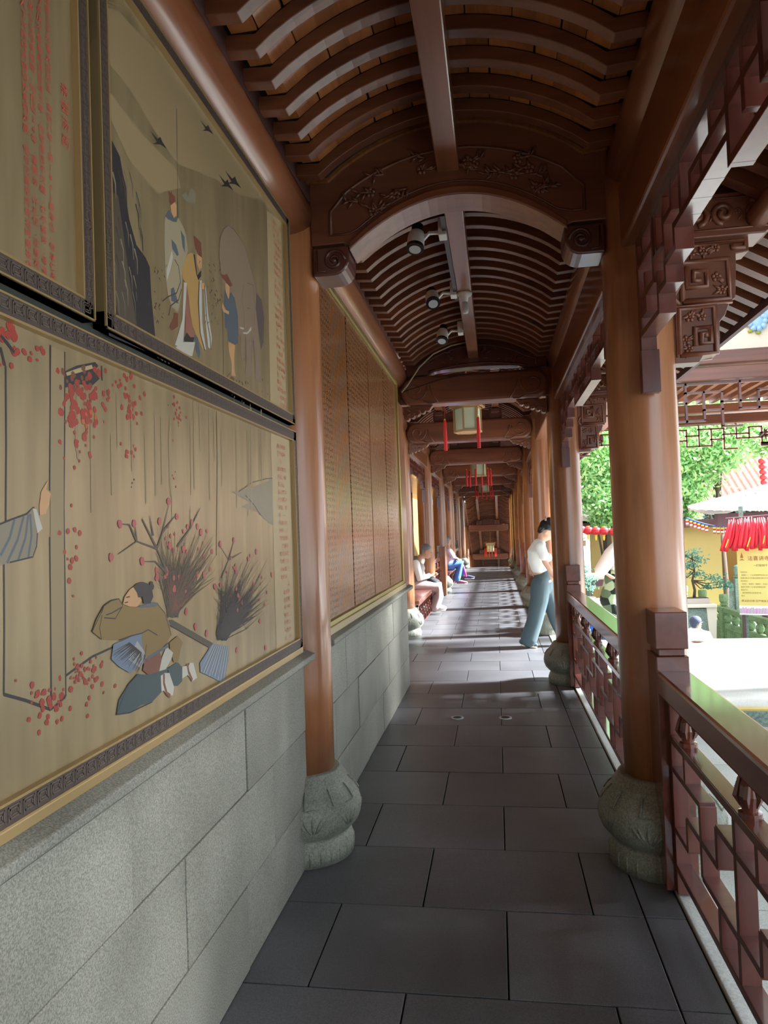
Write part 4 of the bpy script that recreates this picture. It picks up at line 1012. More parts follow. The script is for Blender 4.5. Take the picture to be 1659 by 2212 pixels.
y0, zz = pp(603, 492); tc = [t_[i*27:(i+1)*27] for i in range(4)]
glyphs(fB, 'fine_writing', tc, y0+.0, zz-.02, .021, .030, .0305, redm, XP+.0042)
y0, zz = pp(613, 966); t_ = '曾子,名参,字子舆,孔子的得意弟子,以孝著称。少年时家贫,常入山打柴。一天,家里来了客人,母亲不知所措,就用牙咬自己的手指。曾参忽然觉得心疼,知道母亲在呼唤自己,便背着柴迅速返回家中,跪问缘故。'
tc = [t_[i*26:(i+1)*26] for i in range(4)]
glyphs(fC, 'fine_writing', tc, y0+.0, zz-.012, .021, .030, .0315, redm, XP+.0042)

# ---- slatted gilt sutra panel of the second bay
def sutra_mat():
    m = new_mat('incised_gilt_slats', srgb(160, 110, 70), .26, metal=.3, coat=.5); p = m.node_tree.nodes['Principled BSDF']
    tc = nd(m, 'ShaderNodeTexCoord'); sp = nd(m, 'ShaderNodeSeparateXYZ'); lk(m, tc.outputs['Object'], sp.inputs[0])
    def wave(axis, period, duty):
        a = nd(m, 'ShaderNodeMath', operation='DIVIDE'); a.inputs[1].default_value = period; lk(m, sp.outputs[axis], a.inputs[0])
        f = nd(m, 'ShaderNodeMath', operation='FRACT'); lk(m, a.outputs[0], f.inputs[0])
        l = nd(m, 'ShaderNodeMath', operation='LESS_THAN'); l.inputs[1].default_value = duty; lk(m, f.outputs[0], l.inputs[0]); return l.outputs[0]
    s1 = wave(1, .040, .50); s2 = wave(2, .034, .52)
    mu = nd(m, 'ShaderNodeMath', operation='MULTIPLY'); lk(m, s1, mu.inputs[0]); lk(m, s2, mu.inputs[1])
    n = nd(m, 'ShaderNodeTexNoise', Scale=140.0, Detail=1.0); lk(m, tc.outputs['Object'], n.inputs['Vector'])
    g = nd(m, 'ShaderNodeMath', operation='GREATER_THAN'); g.inputs[1].default_value = .47; lk(m, n.outputs[0], g.inputs[0])
    m2 = nd(m, 'ShaderNodeMath', operation='MULTIPLY'); lk(m, mu.outputs[0], m2.inputs[0]); lk(m, g.outputs[0], m2.inputs[1])
    mx = nd(m, 'ShaderNodeMix', data_type='RGBA'); lk(m, m2.outputs[0], mx.inputs[0]); mx.inputs[6].default_value = srgb(166, 116, 74); mx.inputs[7].default_value = srgb(84, 50, 34)
    lk(m, mx.outputs[2], p.inputs['Base Color']); return m
W['sutra'] = sutra_mat()
sp_ = empty('inscribed_panel', (-.9, 5.0, 1.03), 'tall gilt slatted panel covered in tiny characters, beyond the nearest left column', 'panel')
e = [3.55, 4.28, 5.02, 5.75, 6.48]
for a, b in zip(e[:-1], e[1:]):
    MB().box(-.905, -.878, a+.002, b-.002, 1.05, 2.86).build('panel_board', W['panel'], sp_, base=(-.9, a, 1.05))
    s = MB(); nn = 18
    for k in range(nn):
        y = a+.012+(b-a-.024)*(k+.5)/nn; s.box(-.878, -.8715, y-.0165, y+.0165, 1.055, 2.855)
    s.build('slats', W['sutra'], sp_, bevel=.001)
for (a, b, c, d) in ((3.5, 6.52, 2.86, 2.892), (3.5, 6.52, 1.025, 1.05), (6.48, 6.51, 1.03, 2.88), (3.5, 3.55, 1.03, 2.88)):
    MB().box(-.91, -.855, a, b, c, d).build('brass_edge', W['brass'], sp_, base=(-.9, a, c), bevel=.003)
MB().box(-.93, -.845, 3.5, 6.56, .985, 1.025).build('plinth', W['pale_strip'], sp_, bevel=.006)
tag(MB().box(-.93, -.865, 6.56, 6.92, .985, 2.72).build('trim_3', W['col'], None), kind='structure')
# ============================================================ SPOTLIGHTS
tag(MB().box(-.232, -.206, 3.75, 5.15, 3.17, 3.195).build('light_track', W['black_metal'], None, base=(-.22, 4.4, 3.17)), 'black light track fixed along the left side of the second ridge beam', 'track')
def spot(y, aim, label, zm=3.20, L=.15):
    o = empty('track_spotlight', (-.22, y, zm), label, 'spotlight')
    MB().box(-.255, -.21, y-.045, y+.045, zm-.05, zm+.05).build('mount_box', W['white_plastic'], o, bevel=.005)
    h = Vector((-.385, y+.005, zm-.045)); d = Vector(aim).normalized()
    m = MB(); m.bar((-.25, y, zm-.02), (-.31, y, zm-.015), .02, .014); m.bar((-.305, y, zm-.012), (-.345, y+.005, zm-.05), .022, .012); m.bar((-.34, y, zm-.045), (-.375, y, zm-.04), .022, .012)
    m.build('arm', W['white_plastic'], o, bevel=.002)
    a = h-d*.055; b = h+d*.045
    MB().tube([a+d*.01, a+d*.03, b-d*.005, b], [.042, .048, .050, .049], 22).build('lamp_head', W['white_plastic'], o, smooth=False)
    MB().tube([b, b+d*.02], [.050, .051], 22).build('bezel', W['black_metal'], o)
    MB().tube([b+d*.0225, b+d*.0235], [.034, .034], 18).build('lens', W['lamp_glass'], o)
    f = MB()
    for k in range(8):
        f.tube([a-d*.006*k*.9-d*.004, a-d*.006*k*.9-d*.001], [.034, .034], 16)
    f.tube([a-d*.045, a], [.02, .02], 10)
    f.build('heat_sink', W['black_metal'], o)
spot(3.98, (-.10, -.35, -1), 'nearest white track spotlight with black rim under the second ridge beam', zm=3.20)
spot(5.02, (.15, -.75, -1), 'middle white track spotlight with black fins')
spot(6.0, (-.1, -.5, -1), 'farthest white track spotlight, near the first tie beam')
o = empty('ceiling_sensor', (-.15, 5.0, 3.165), 'small white bulb holder under the second ridge beam', 'sensor')
MB().lathe((-.155, 5.0, 3.10), [(.02, 0), (.028, .035), (.052, .05), (.052, .066)], 20).build('rose', W['white_plastic'], o, smooth=True)
MB().lathe((-.155, 5.0, 3.02), [(.018, 0), (.026, .02), (.024, .05), (.018, .085)], 18).build('bulb', W['lamp_glass'], o, smooth=True)

# ============================================================ PALACE LANTERNS
def lantern(x, y, ztop, label, tas, base_label, dz=0):
    o = empty('palace_lantern', (x, y, ztop), label, 'lantern')
    R = .165; zb = ztop-.30
    def hx(r, a): return (x+r*math.cos(a), y+r*math.sin(a))
    fr = MB(); pn = MB(); cr = MB(); cw = MB()
    for k in range(6):
        a, b = PI/3*k+.25, PI/3*(k+1)+.25
        (x0, y0), (x1, y1) = hx(R, a), hx(R, b)
        fr.bar((x0, y0, zb), (x0, y0, ztop), .022, .022, (1, 0, 0))
        for z in (zb+.01, ztop-.01): fr.bar((x0, y0, z), (x1, y1, z), .02, .022)
        p0, p1 = hx(R*.96, a), hx(R*.96, b)
        pn.add([(*p0, zb), (*p1, zb), (*p1, ztop), (*p0, ztop)], [(0, 1, 2, 3)])
        (x0, y0), (x1, y1) = hx(R*1.28, a), hx(R*1.28, b)
        cr.bar((x0, y0, ztop), (x0, y0, ztop+.11), .022, .022, (1, 0, 0))
        for z in (ztop+.008, ztop+.105): cr.bar((x0, y0, z), (x1, y1, z), .02, .02)
        cw.add([(x0*.98+x*.02, y0*.98+y*.02, ztop+.01), (x1*.98+x*.02, y1*.98+y*.02, ztop+.01), (x1*.98+x*.02, y1*.98+y*.02, ztop+.1), (x0*.98+x*.02, y0*.98+y*.02, ztop+.1)], [(0, 1, 2, 3)])
        for q in range(1, 8):
            t = q/8; px, py = x0+(x1-x0)*t, y0+(y1-y0)*t; cr.bar((px, py, ztop), (px, py, ztop+.1), .006, .006, (1, 0, 0))
        ex, ey = hx(R*1.55, a); cr.bar((x0, y0, ztop+.09), (ex, ey, ztop+.13), .02, .03)
    fr.lathe((x, y, zb), [(R*.5, 0), (R*.95, .004), (R*.95, .012)], 6)
    fr.build('frame', W['lantern_wood'], o); pn.build('paper_panel', W['lantern_paper'], o); cr.build('crown', W['lantern_wood'], o); cw.build('crown_paper', W['lantern_paper'], o)
    MB().tube([(x, y, ztop+.1), (x, y, 3.41+dz)], .008, 8).build('hanging_rod', W['lantern_wood'], o)
    for (dx, dy) in tas:
        t = MB(); tx, ty = x+dx, y+dy
        t.tube([(tx, ty, ztop+.10), (tx, ty, ztop-.12)], .0025, 5); t.tube([(tx, ty, ztop-.155), (tx, ty, ztop-.17), (tx, ty, ztop-.35), (tx, ty, ztop-.52)], [.012, .017, .021, .020], 10)
        tt = t.build('tassel', W['tassel_red'], o, base=(tx, ty, ztop-.5)); 
        MB().lathe((tx, ty, ztop-.165), [(.006, 0), (.014, .01), (.008, .025)], 10).build('knot', W['yellow_tassel'], tt)
lantern(-.29, 8.6, 2.965, 'nearest hexagonal paper lantern hanging behind the first tie beam', [(-.265, -.15), (.13, -.24)], '')
T6 = [(.27*math.cos(PI/3*k+.3), .27*math.sin(PI/3*k+.3)) for k in range(6)]
lantern(-.33, 15.5, 2.94, 'second hexagonal paper lantern with red tassels', T6, '')
lantern(-.33, 22.4, 2.94, 'third hexagonal paper lantern with red tassels', T6, '')
lantern(-.30, 33.2, .72, 'far hexagonal lantern hanging in the descending gallery', T6, '', -SL*5.2)

# ============================================================ BENCHES (left, far bays)
def bench(y0, y1, label, lab_z=.42):
    o = empty('bench', (-1.38, (y0+y1)/2, 0), label, 'bench')
    MB().box(-1.66, -1.17, y0, y1, lab_z-.005, lab_z+.045).build('seat', W['redy'], o, bevel=.006)
    MB().box(-1.64, -1.19, y0, y0+.06, 0, lab_z).build('end_board', W['redy'], o); MB().box(-1.64, -1.19, y1-.06, y1, 0, lab_z).build('end_board', W['redy'], o)
    m = MB(); m.box(-1.22, -1.19, y0, y1, .05, .075); m.box(-1.22, -1.19, y0, y1, .375, .40)
    y = y0; k = 0
    while y < y1-.05:
        m.box(-1.22, -1.19, y, y+.018, .06 if k % 3 else .16, .39 if k % 2 else .28)
        m.box(-1.22, -1.19, y-.0, min(y+.13, y1), (.16, .28, .22)[k % 3], (.178, .298, .238)[k % 3]); y += .11; k += 1
    m.build('apron_lattice', W['red'], o)
    MB().box(-1.70, -1.66, y0, y1, .05, .93).build('back_rail', W['red'], o) if False else None
    return o
bench(10.50, 13.42, 'wooden bench with lattice apron that the woman in the knitted vest sits on')
bench(17.5, 20.4, 'wooden bench with lattice apron that the man in blue trousers sits on')
bp = MB(); bp.box(-1.31, -1.17, 16.2, 16.45, .02, 1.12); tag(bp.build('bench_post', W['col'], None, base=(-1.24, 16.3, 0), bevel=.01), 'short square wooden post on the left beyond the seated grey haired woman', 'post')

# ============================================================ PEOPLE
def hand(m, w_, d, s=1.0, up_=(0, 0, 1)):
    w_ = Vector(w_); d = Vector(d).normalized(); side = d.cross(Vector(up_)).normalized(); n = side.cross(d)
    m.limb([w_, w_+d*.045*s, w_+d*.085*s], [.026*s, .034*s, .034*s], 10, .55, n)
    for k in range(4):
        b = w_+d*.085*s+side*(k-1.5)*.018*s; L = (.055, .068, .072, .060)[k]*s
        m.limb([b, b+d*L*.5-n*.006*s, b+d*L*.9-n*.022*s], [.0095*s, .009*s, .0075*s], 7)
    b = w_+d*.025*s-side*.028*s; m.limb([b, b+d*.03*s-side*.02*s, b+d*.062*s-side*.024*s-n*.008*s], [.012*s, .0105*s, .008*s], 7)
def face(m, c, f, upv, s=1.0):
    """head: c centre, f facing direction, upv up direction"""
    c = Vector(c); f = Vector(f).normalized(); u = (Vector(upv)-f*Vector(upv).dot(f)).normalized(); r = f.cross(u)
    R = Matrix((f, r, u)).transposed()
    m.ell(c+u*.02*s, (.095*s, .075*s, .10*s), 20, 14, R); m.ell(c+f*.02*s-u*.045*s, (.068*s, .058*s, .07*s), 16, 10, R)
    m.ell(c+f*.055*s-u*.092*s, (.026*s, .03*s, .022*s), 10, 8, R)
    m.limb([c+f*.088*s+u*.012*s, c+f*.106*s-u*.022*s, c+f*.108*s-u*.03*s], [.008*s, .012*s, .012*s], 8)
    m.ell(c+f*.09*s-u*.058*s, (.012*s, .024*s, .008*s), 10, 6, R); m.ell(c+f*.088*s-u*.070*s, (.013*s, .02*s, .008*s), 10, 6, R)
    for q in (-1, 1):
        m.ell(c+r*.076*s*q-f*.005*s-u*.005*s, (.018*s, .009*s, .032*s), 8, 8, R)
        m.ell(c+f*.082*s+r*.03*s*q+u*.028*s, (.012*s, .02*s, .007*s), 8, 6, R)
    return R, c, f, u, r
def eyes(par, c, f, u, r, s=1.0):
    e = MB()
    for q in (-1, 1): e.ell(c+f*.087*s+r*.031*s*q+u*.012*s, (.006*s, .011*s, .006*s), 8, 6, Matrix((f, r, u)).transposed())
    e.build('eyes', W['black_hair'], par, smooth=True)
    b = MB()
    for q in (-1, 1): b.tube([c+f*.092*s+r*.018*s*q+u*.034*s, c+f*.088*s+r*.046*s*q+u*.034*s], .003*s, 5)
    b.build('eyebrows', W['black_hair'], par)

# --- walking woman
def A(u, v, y=9.1): return atY(u, v, y)
wm = empty('person', (.45, 9.1, 0), 'woman in cropped white top and wide blue jeans walking right, head bowed', 'person')
b = MB(); YN, YF = 9.02, 9.18
hc = Vector(A(1181, 1148)); ff = Vector((.80, 0, -.60)); uu = Vector((.60, 0, .80))
R, c_, f_, u_, r_ = face(b, hc, ff, uu, .95)
b.limb([hc-uu*.05-ff*.03, Vector(A(1169, 1170)), Vector(A(1164, 1178))], [.048, .05, .065], 12)
b.limb([A(1164, 1182), A(1161, 1200), A(1163, 1222), A(1168, 1240), A(1172, 1258)], [.085, .105, .09, .085, .115], 18, 1.35, (0, 1, 0))
for (sy, P, dr) in ((YN-.13, [(1167, 1182), (1178, 1215), (1199, 1250)], (.5, 0, -1)), (YF+.10, [(1158, 1182), (1144, 1210), (1146, 1228)], (.6, 0, -1))):
    p = [Vector(A(u, v, sy)) for u, v in P]; b.limb(p, [.046, .036, .026], 12); hand(b, p[-1], dr, .95, (0, 1, 0))
b.limb([A(1168, 1256, YN), A(1160, 1318, YN), A(1143, 1380, YN)], [.085, .055, .038], 12)
b.limb([A(1176, 1256, YF), A(1192, 1310, YF), A(1214, 1368, YF)], [.085, .055, .038], 12)
blend(b, 'body', W['skin'], wm, .011, 3)
eyes(wm, c_, f_, u_, r_, .95)
t = MB(); t.limb([A(1164, 1178), A(1160, 1192), A(1160, 1210), A(1165, 1226)], [.09, .122, .112, .104], 20, 1.4, (0, 1, 0))
t.limb([Vector(A(1167, 1180, YN-.12)), Vector(A(1176, 1203, YN-.13))], [.066, .060], 12); t.limb([Vector(A(1158, 1182, YF+.10)), Vector(A(1151, 1198, YF+.10))], [.062, .055], 12)
t.ell(Vector(A(1184, 1204)), (.05, .11, .06), 12, 8)
blend(t, 'cropped_top', W['white_cloth'], wm, .012, 5)
j = MB(); j.limb([A(1170, 1243), A(1171, 1256), A(1171, 1268)], [.100, .118, .12], 18, 1.3, (0, 1, 0))
j.limb([A(1167, 1262, YN), A(1165, 1295, YN), A(1154, 1345, YN), A(1142, 1381, YN)], [.118, .112, .100, .104], 16)
j.limb([A(1177, 1262, YF), A(1189, 1298, YF), A(1203, 1340, YF), A(1217, 1368, YF)], [.112, .100, .092, .092], 16)
blend(j, 'wide_jeans', W['jeans'], wm, .013, 4)
def shoe(par, heel, toe, mat, sole, s=1.0, name='shoe'):
    m = MB(); h = Vector(heel); t_ = Vector(toe); d = (t_-h); L = d.length; d.normalize()
    m.limb([h+Vector((0, 0, .035)), h+d*L*.35+Vector((0, 0, .045)), h+d*L*.7+Vector((0, 0, .03)), t_+Vector((0, 0, .022))], [.034*s, .043*s, .040*s, .028*s], 12)
    o = blend(m, name, W[mat], par, .008, 3)
    k = MB(); k.limb([h-Vector((0, 0, .006)), h+d*L*.6-Vector((0, 0, .006)), t_-Vector((0, 0, .006))], [.014, .014, .012], 12, 2.9, d.cross(Vector((0, 0, 1)))); k.build('sole', W[sole], o, smooth=True, base=None)
    return o
shoe(wm, A(1127, 1392, YN), A(1158, 1397, YN), 'jeans', 'shoe_cream'); shoe(wm, A(1208, 1383, YF), A(1238, 1384, YF), 'jeans', 'shoe_cream')
h = MB(); h.ell(c_+u_*.055-f_*.03, (.102, .086, .085), 18, 12, R); h.ell(c_-f_*.07+u_*.01, (.05, .08, .09), 14, 10, R); h.ell(c_-f_*.05+u_*.13, (.05, .05, .045), 12, 8, R); h.limb([c_+f_*.07+u_*.07, c_+f_*.10+u_*.02, c_+f_*.09-u_*.03+r_*.05], [.02, .018, .008], 8)
h.limb([c_+f_*.06+u_*.06-r_*.05, c_+f_*.05-r_*.075, c_+f_*.05-r_*.075-u_*.07], [.02, .014, .006], 8)
blend(h, 'hair', W['black_hair'], wm, .010, 3)
h = MB(); h.tube([c_-f_*.09+u_*.10-r_*.05, c_-f_*.11+u_*.14, c_-f_*.09+u_*.10+r_*.05], .012, 8); h.build('hair_clip', W['white_print'], wm, smooth=True)

# --- seated woman in vest
YS = 12.75
def A(u, v, y=YS): return atY(u, v, y)
sw = empty('person', (-1.35, YS, 0), 'grey haired woman in white shirt and knitted vest seated looking at a phone', 'person')
b = MB(); hc = Vector(A(922, 1192)); ff = Vector((.90, -.12, -.42)); uu = Vector((.42, 0, .9))
R, c_, f_, u_, r_ = face(b, hc, ff, uu, 1.0)
hip = Vector(A(892, 1262)); chest = Vector(A(899, 1222)); neck = Vector(A(908, 1207))
b.limb([hc-uu*.05-ff*.03, neck], [.05, .055], 12); b.limb([neck, chest, Vector(A(893, 1244)), hip], [.08, .125, .125, .14], 18, 1.35, (0, 1, 0))
kn = Vector(A(951, 1268)); an = Vector(A(941, 1312))
for dy in (-.11, .11):
    b.limb([hip+Vector((0, dy, -.02)), kn+Vector((-.02, dy*.7, 0)), an+Vector((0, dy*.7, 0))], [.085, .06, .04], 12)
hd = Vector(A(942, 1240))
for q in (-1, 1):
    sh_ = Vector(A(901, 1217))+Vector((0, .19*q, 0)); el = Vector(A(910, 1248))+Vector((0, .22*q, 0)); wr = Vector(A(931, 1243))+Vector((0, .07*q, 0))
    b.limb([sh_, el, wr], [.05, .042, .028], 12); hand(b, wr, hd-wr, .95, (0, 1, 0))
blend(b, 'body', W['skin_tan'], sw, .012, 3); eyes(sw, c_, f_, u_, r_)
t = MB()
for q in (-1, 1):
    sh_ = Vector(A(901, 1216))+Vector((0, .19*q, 0)); el = Vector(A(910, 1248))+Vector((0, .22*q, 0)); wr = Vector(A(926, 1244))+Vector((0, .09*q, 0)); t.limb([sh_, el, wr], [.072, .066, .045], 12)
t.limb([neck+Vector((0, 0, -.03)), chest], [.085, .118], 16, 1.3, (0, 1, 0)); blend(t, 'shirt', W['white_cloth'], sw, .013, 4)
t = MB(); t.limb([chest+Vector((-.01, 0, .05)), chest+Vector((0, 0, -.02)), Vector(A(893, 1244)), hip+Vector((0, 0, .02))], [.138, .165, .168, .175], 20, 1.2, (0, 1, 0)); blend(t, 'knitted_vest', W['knit_vest'], sw, .013, 4)
t = MB(); t.limb([hip+Vector((0, 0, -.02)), hip+Vector((.05, 0, -.03))], [.15, .14], 16, 1.3, (0, 1, 0))
for dy in (-.11, .11): t.limb([hip+Vector((.02, dy, -.02)), kn+Vector((-.02, dy*.7, 0)), kn+Vector((-.04, dy*.7, -.15)), an+Vector((-.02, dy*.7, .02))], [.115, .095, .095, .10], 14)
blend(t, 'wide_trousers', W['mauve_cloth'], sw, .013, 5)
h = MB(); h.ell(c_+u_*.060-f_*.035, (.100, .088, .078), 18, 12, R); h.ell(c_-f_*.065-u_*.0, (.055, .080, .095), 14, 10, R); blend(h, 'short_hair', W['grey_hair'], sw, .010, 3)
tag(blend(MB().limb([Vector(A(930, 1252)), Vector(A(941, 1258)), Vector(A(934, 1262))], [.07, .09, .09], 14, 1.5, (0, 1, 0)), 'shoulder_bag', W['black_bag'], None, .012, 4), 'black bag on the lap of the seated grey haired woman', 'bag')
ph = MB(); ph.bar(hd+Vector((.0, -.02, .0)), hd+Vector((.11, -.02, .07)), .07, .009, (-.5, 0, .8)); tag(ph.build('phone', W['black_metal'], None, base=tuple(hd)), 'phone in the hands of the seated grey haired woman', 'phone')
for dy in (-.08, .08): shoe(sw, an+Vector((-.05, dy, -.035)), an+Vector((.17, dy, -.04)), 'white_cloth', 'white_plastic')

# --- seated man further on
YM = 18.4
def A(u, v, y=YM): return atY(u, v, y)
sm_ = empty('person', (-1.3, YM, 0), 'person in lilac shirt and blue trousers sitting cross legged on the far bench', 'person')
b = MB(); hc = Vector(A(966, 1171)); R, c_, f_, u_, r_ = face(b, hc, (.75, .65, -.1), (0, 0, 1), 1.1)
neck = Vector(A(966, 1184)); hip = Vector(A(968, 1222)); kn = Vector(A(995, 1217))
b.limb([hc-Vector((0, 0, .06)), neck], [.055, .06], 12); b.limb([neck, Vector(A(968, 1200)), hip], [.09, .14, .15], 16, 1.35, (0, 1, 0))
f1 = Vector(A(990, 1258)); f2 = Vector(A(1004, 1250))
b.limb([hip+Vector((0, -.1, 0)), kn+Vector((0, -.05, 0)), f1+Vector((0, -.05, .05))], [.1, .07, .045], 12); b.limb([hip+Vector((0, .1, 0)), kn+Vector((-.03, .08, .03)), f2+Vector((0, .1, .08))], [.1, .07, .045], 12)
for q in (-1, 1):
    s0 = Vector(A(970, 1190))+Vector((0, .2*q, 0)); el = Vector(A(979, 1203))+Vector((0, .2*q, 0)); wr = Vector(A(983, 1207))+Vector((.06, -.05*q, 0)); b.limb([s0, el, wr], [.05, .042, .032], 12); hand(b, wr, (.3, -q, -.2), 1.0)
blend(b, 'body', W['skin_tan'], sm_, .014, 3)
t = MB(); t.limb([neck-Vector((0, 0, .04)), Vector(A(969, 1202)), Vector(A(969, 1218))], [.10, .155, .16], 18, 1.3, (0, 1, 0))
for q in (-1, 1): t.limb([Vector(A(970, 1190))+Vector((0, .2*q, 0)), Vector(A(978, 1201))+Vector((0, .2*q, 0))], [.075, .065], 12)
blend(t, 'shirt', W['lavender'], sm_, .014, 4)
t = MB(); t.limb([hip+Vector((0, 0, 0)), hip+Vector((.06, 0, 0))], [.155, .15], 14, 1.3, (0, 1, 0)); t.limb([hip+Vector((0, -.1, 0)), kn+Vector((0, -.05, 0)), f1+Vector((-.03, -.05, .12))], [.13, .11, .10], 14); t.limb([hip+Vector((0, .1, 0)), kn+Vector((-.03, .08, .03)), f2+Vector((-.05, .1, .16))], [.13, .105, .09], 14)
blend(t, 'trousers', W['blue_trousers'], sm_, .014, 5)
h = MB(); h.ell(c_+u_*.065-f_*.035, (.112, .097, .085), 16, 10, R); h.ell(c_-f_*.075, (.06, .088, .1), 12, 8, R); blend(h, 'short_hair', W['grey_hair'], sm_, .012, 3)
shoe(sm_, f1+Vector((-.02, -.05, -.02)), f1+Vector((.22, -.05, -.03)), 'shoe_mauve', 'white_plastic'); shoe(sm_, f2+Vector((0, .1, 0)), f2+Vector((.23, .1, -.0)), 'navy', 'white_plastic')
MB().limb([Vector(A(1000, 1222)), Vector(A(1004, 1235)), Vector(A(1007, 1245))], [.03, .03, .02], 8).build('pink_strap', W['pink'], sm_, smooth=True)

# --- man in the courtyard, bare arms, seen from behind
YQ = 13.6
def A(u, v, y=YQ): return atY(u, v, y)
mn = empty('person', (3.5, YQ, -2.0), 'man in pale printed t-shirt and dark cap seen from behind below the terrace', 'person')
b = MB(); hc = Vector(A(1504, 1347)); R, c_, f_, u_, r_ = face(b, hc, (.85, .45, .1), (0, 0, 1), 1.02)
x0, z0 = hc.x-.03, hc.z
V3 = lambda x, y, z: Vector((x0+x, YQ+y, z0+z))
b.limb([hc-Vector((0, 0, .06)), V3(0, 0, -.15)], [.055, .07], 12); b.limb([V3(0, 0, -.19), V3(0, 0, -.42), V3(0, 0, -.62), V3(0, 0, -.78)], [.10, .14, .13, .15], 18, 1.5, (1, 0, 0))
for q in (-1, 1):
    b.limb([V3(.2*q, 0, -.20), V3(.27*q, 0, -.52), V3(.22*q, .15, -.72)], [.055, .045, .03], 12); hand(b, V3(.22*q, .15, -.72), (0, .5, -1))
    b.limb([V3(.1*q, 0, -.8), V3(.11*q, .02, -1.2), V3(.11*q, 0, -1.60)], [.09, .065, .045], 12)
blend(b, 'body', W['skin_tan'], mn, .014, 3); eyes(mn, c_, f_, u_, r_)
t = MB(); t.limb([V3(0, 0, -.155), V3(0, 0, -.25), V3(0, 0, -.5), V3(0, 0, -.78)], [.10, .15, .155, .16], 20, 1.5, (1, 0, 0))
for q in (-1, 1): t.limb([V3(.06*q, 0, -.17), V3(.19*q, 0, -.20), V3(.27*q, 0, -.42)], [.07, .085, .08], 12)
blend(t, 'tshirt', W['white_cloth'], mn, .014, 5)
pt = MB()
for (a, c, r) in ((-.05, -.42, .035), (-.02, -.45, .045), (.03, -.44, .03), (-.07, -.38, .02), (.06, -.47, .03)): pt.ell(V3(a, -.158, c), (r, .012, r*.7), 9, 6)
pt.build('back_print', W['ceramic_blue'], mn, smooth=True)
t = MB(); t.limb([V3(0, 0, -.8), V3(0, 0, -.86)], [.15, .15], 14, 1.3, (1, 0, 0))
for q in (-1, 1): t.limb([V3(.1*q, 0, -.82), V3(.11*q, .02, -1.2), V3(.11*q, 0, -1.55)], [.11, .09, .075], 12)
blend(t, 'trousers', W['navy'], mn, .014, 4)
h = MB(); h.ell(c_+u_*.055-f_*.01, (.112, .098, .09), 16, 10, R); h.ell(c_-f_*.055+u_*.01, (.055, .082, .08), 12, 8, R); blend(h, 'dark_cap', W['navy'], mn, .012, 3)
g = MB()
for q in (-1, 1): g.tube([c_+f_*.098+r_*.055*q+u_*.015, c_+f_*.0+r_*.085*q+u_*.015], .003, 5); g.tube([c_+f_*.1+r_*(.03*q+.02*math.cos(k))+u_*(.012+.018*math.sin(k)) for k in [i*PI/6 for i in range(13)]], .0025, 5)
g.build('glasses', W['black_metal'], mn)
for q in (-1, 1): shoe(mn, V3(.11*q, -.06, -1.70), V3(.11*q+.04, .18, -1.70), 'white_cloth', 'white_plastic')

# --- person mostly hidden behind the nearest right column
YP = 10.9
def A(u, v, y=YP): return atY(u, v, y)
hp = empty('person', (1.95, YP, -.72), 'person in loose white shirt and green patterned trousers half hidden behind the nearest column', 'person')
b = MB(); hc = Vector(A(1352, 1135)); R, c_, f_, u_, r_ = face(b, hc, (1, 0, -.1), (0, 0, 1), 1.0)
b.limb([hc-Vector((.02, 0, .06)), Vector(A(1349, 1158))], [.05, .06], 12); b.limb([A(1349, 1164), A(1348, 1195), A(1346, 1225), A(1342, 1245)], [.09, .13, .12, .15], 18, 1.3, (0, 1, 0))
sh_ = Vector(A(1344, 1170, YP-.18)); el = Vector(A(1298, 1232, YP-.25)); wr = Vector(A(1330, 1252, YP-.2)); b.limb([sh_, el, wr], [.05, .04, .03], 12); hand(b, wr, (1, 0, .1))
b.limb([A(1350, 1170, YP+.18), A(1362, 1215, YP+.2), A(1370, 1240, YP+.1)], [.05, .04, .03], 12); hand(b, A(1370, 1240, YP+.1), (1, 0, .1))
b.limb([A(1342, 1245, YP-.09), A(1320, 1300, YP-.09), A(1340, 1372, YP-.09)], [.09, .06, .04], 12); b.limb([A(1342, 1245, YP+.09), A(1350, 1310, YP+.09), A(1356, 1378, YP+.09)], [.09, .06, .04], 12)
blend(b, 'body', W['skin'], hp, .013, 3)
t = MB(); t.limb([A(1348, 1163), A(1344, 1190), A(1339, 1225), A(1336, 1262)], [.10, .165, .17, .165], 18, 1.2, (0, 1, 0)); t.limb([sh_, Vector(A(1320, 1198, YP-.22)), el], [.09, .11, .095], 14); t.limb([A(1350, 1170, YP+.18), A(1362, 1215, YP+.2)], [.09, .09], 12)
blend(t, 'loose_shirt', W['white_cloth'], hp, .014, 5)
h = MB(); h.ell(c_+u_*.05-f_*.02, (.115, .092, .095), 16, 10, R); h.ell(c_-f_*.06-u_*.03, (.06, .085, .13), 12, 8, R); blend(h, 'hair', W['black_hair'], hp, .012, 3)
def camo():
    m = W['camo']; p = m.node_tree.nodes['Principled BSDF']; tc = nd(m, 'ShaderNodeTexCoord'); v = nd(m, 'ShaderNodeTexVoronoi', Scale=9.0); lk(m, tc.outputs['Object'], v.inputs['Vector'])
    r = nd(m, 'ShaderNodeSeparateColor'); lk(m, v.outputs['Color'], r.inputs[0]); c = ramp(m, r.outputs[0], [(0, srgb(30, 36, 30)), (.35, srgb(96, 112, 84)), (.6, srgb(170, 186, 150)), (1, srgb(120, 140, 100))]); m.node_tree.nodes[c.node.name].color_ramp.interpolation = 'CONSTANT'; lk(m, c, p.inputs['Base Color'])
camo()
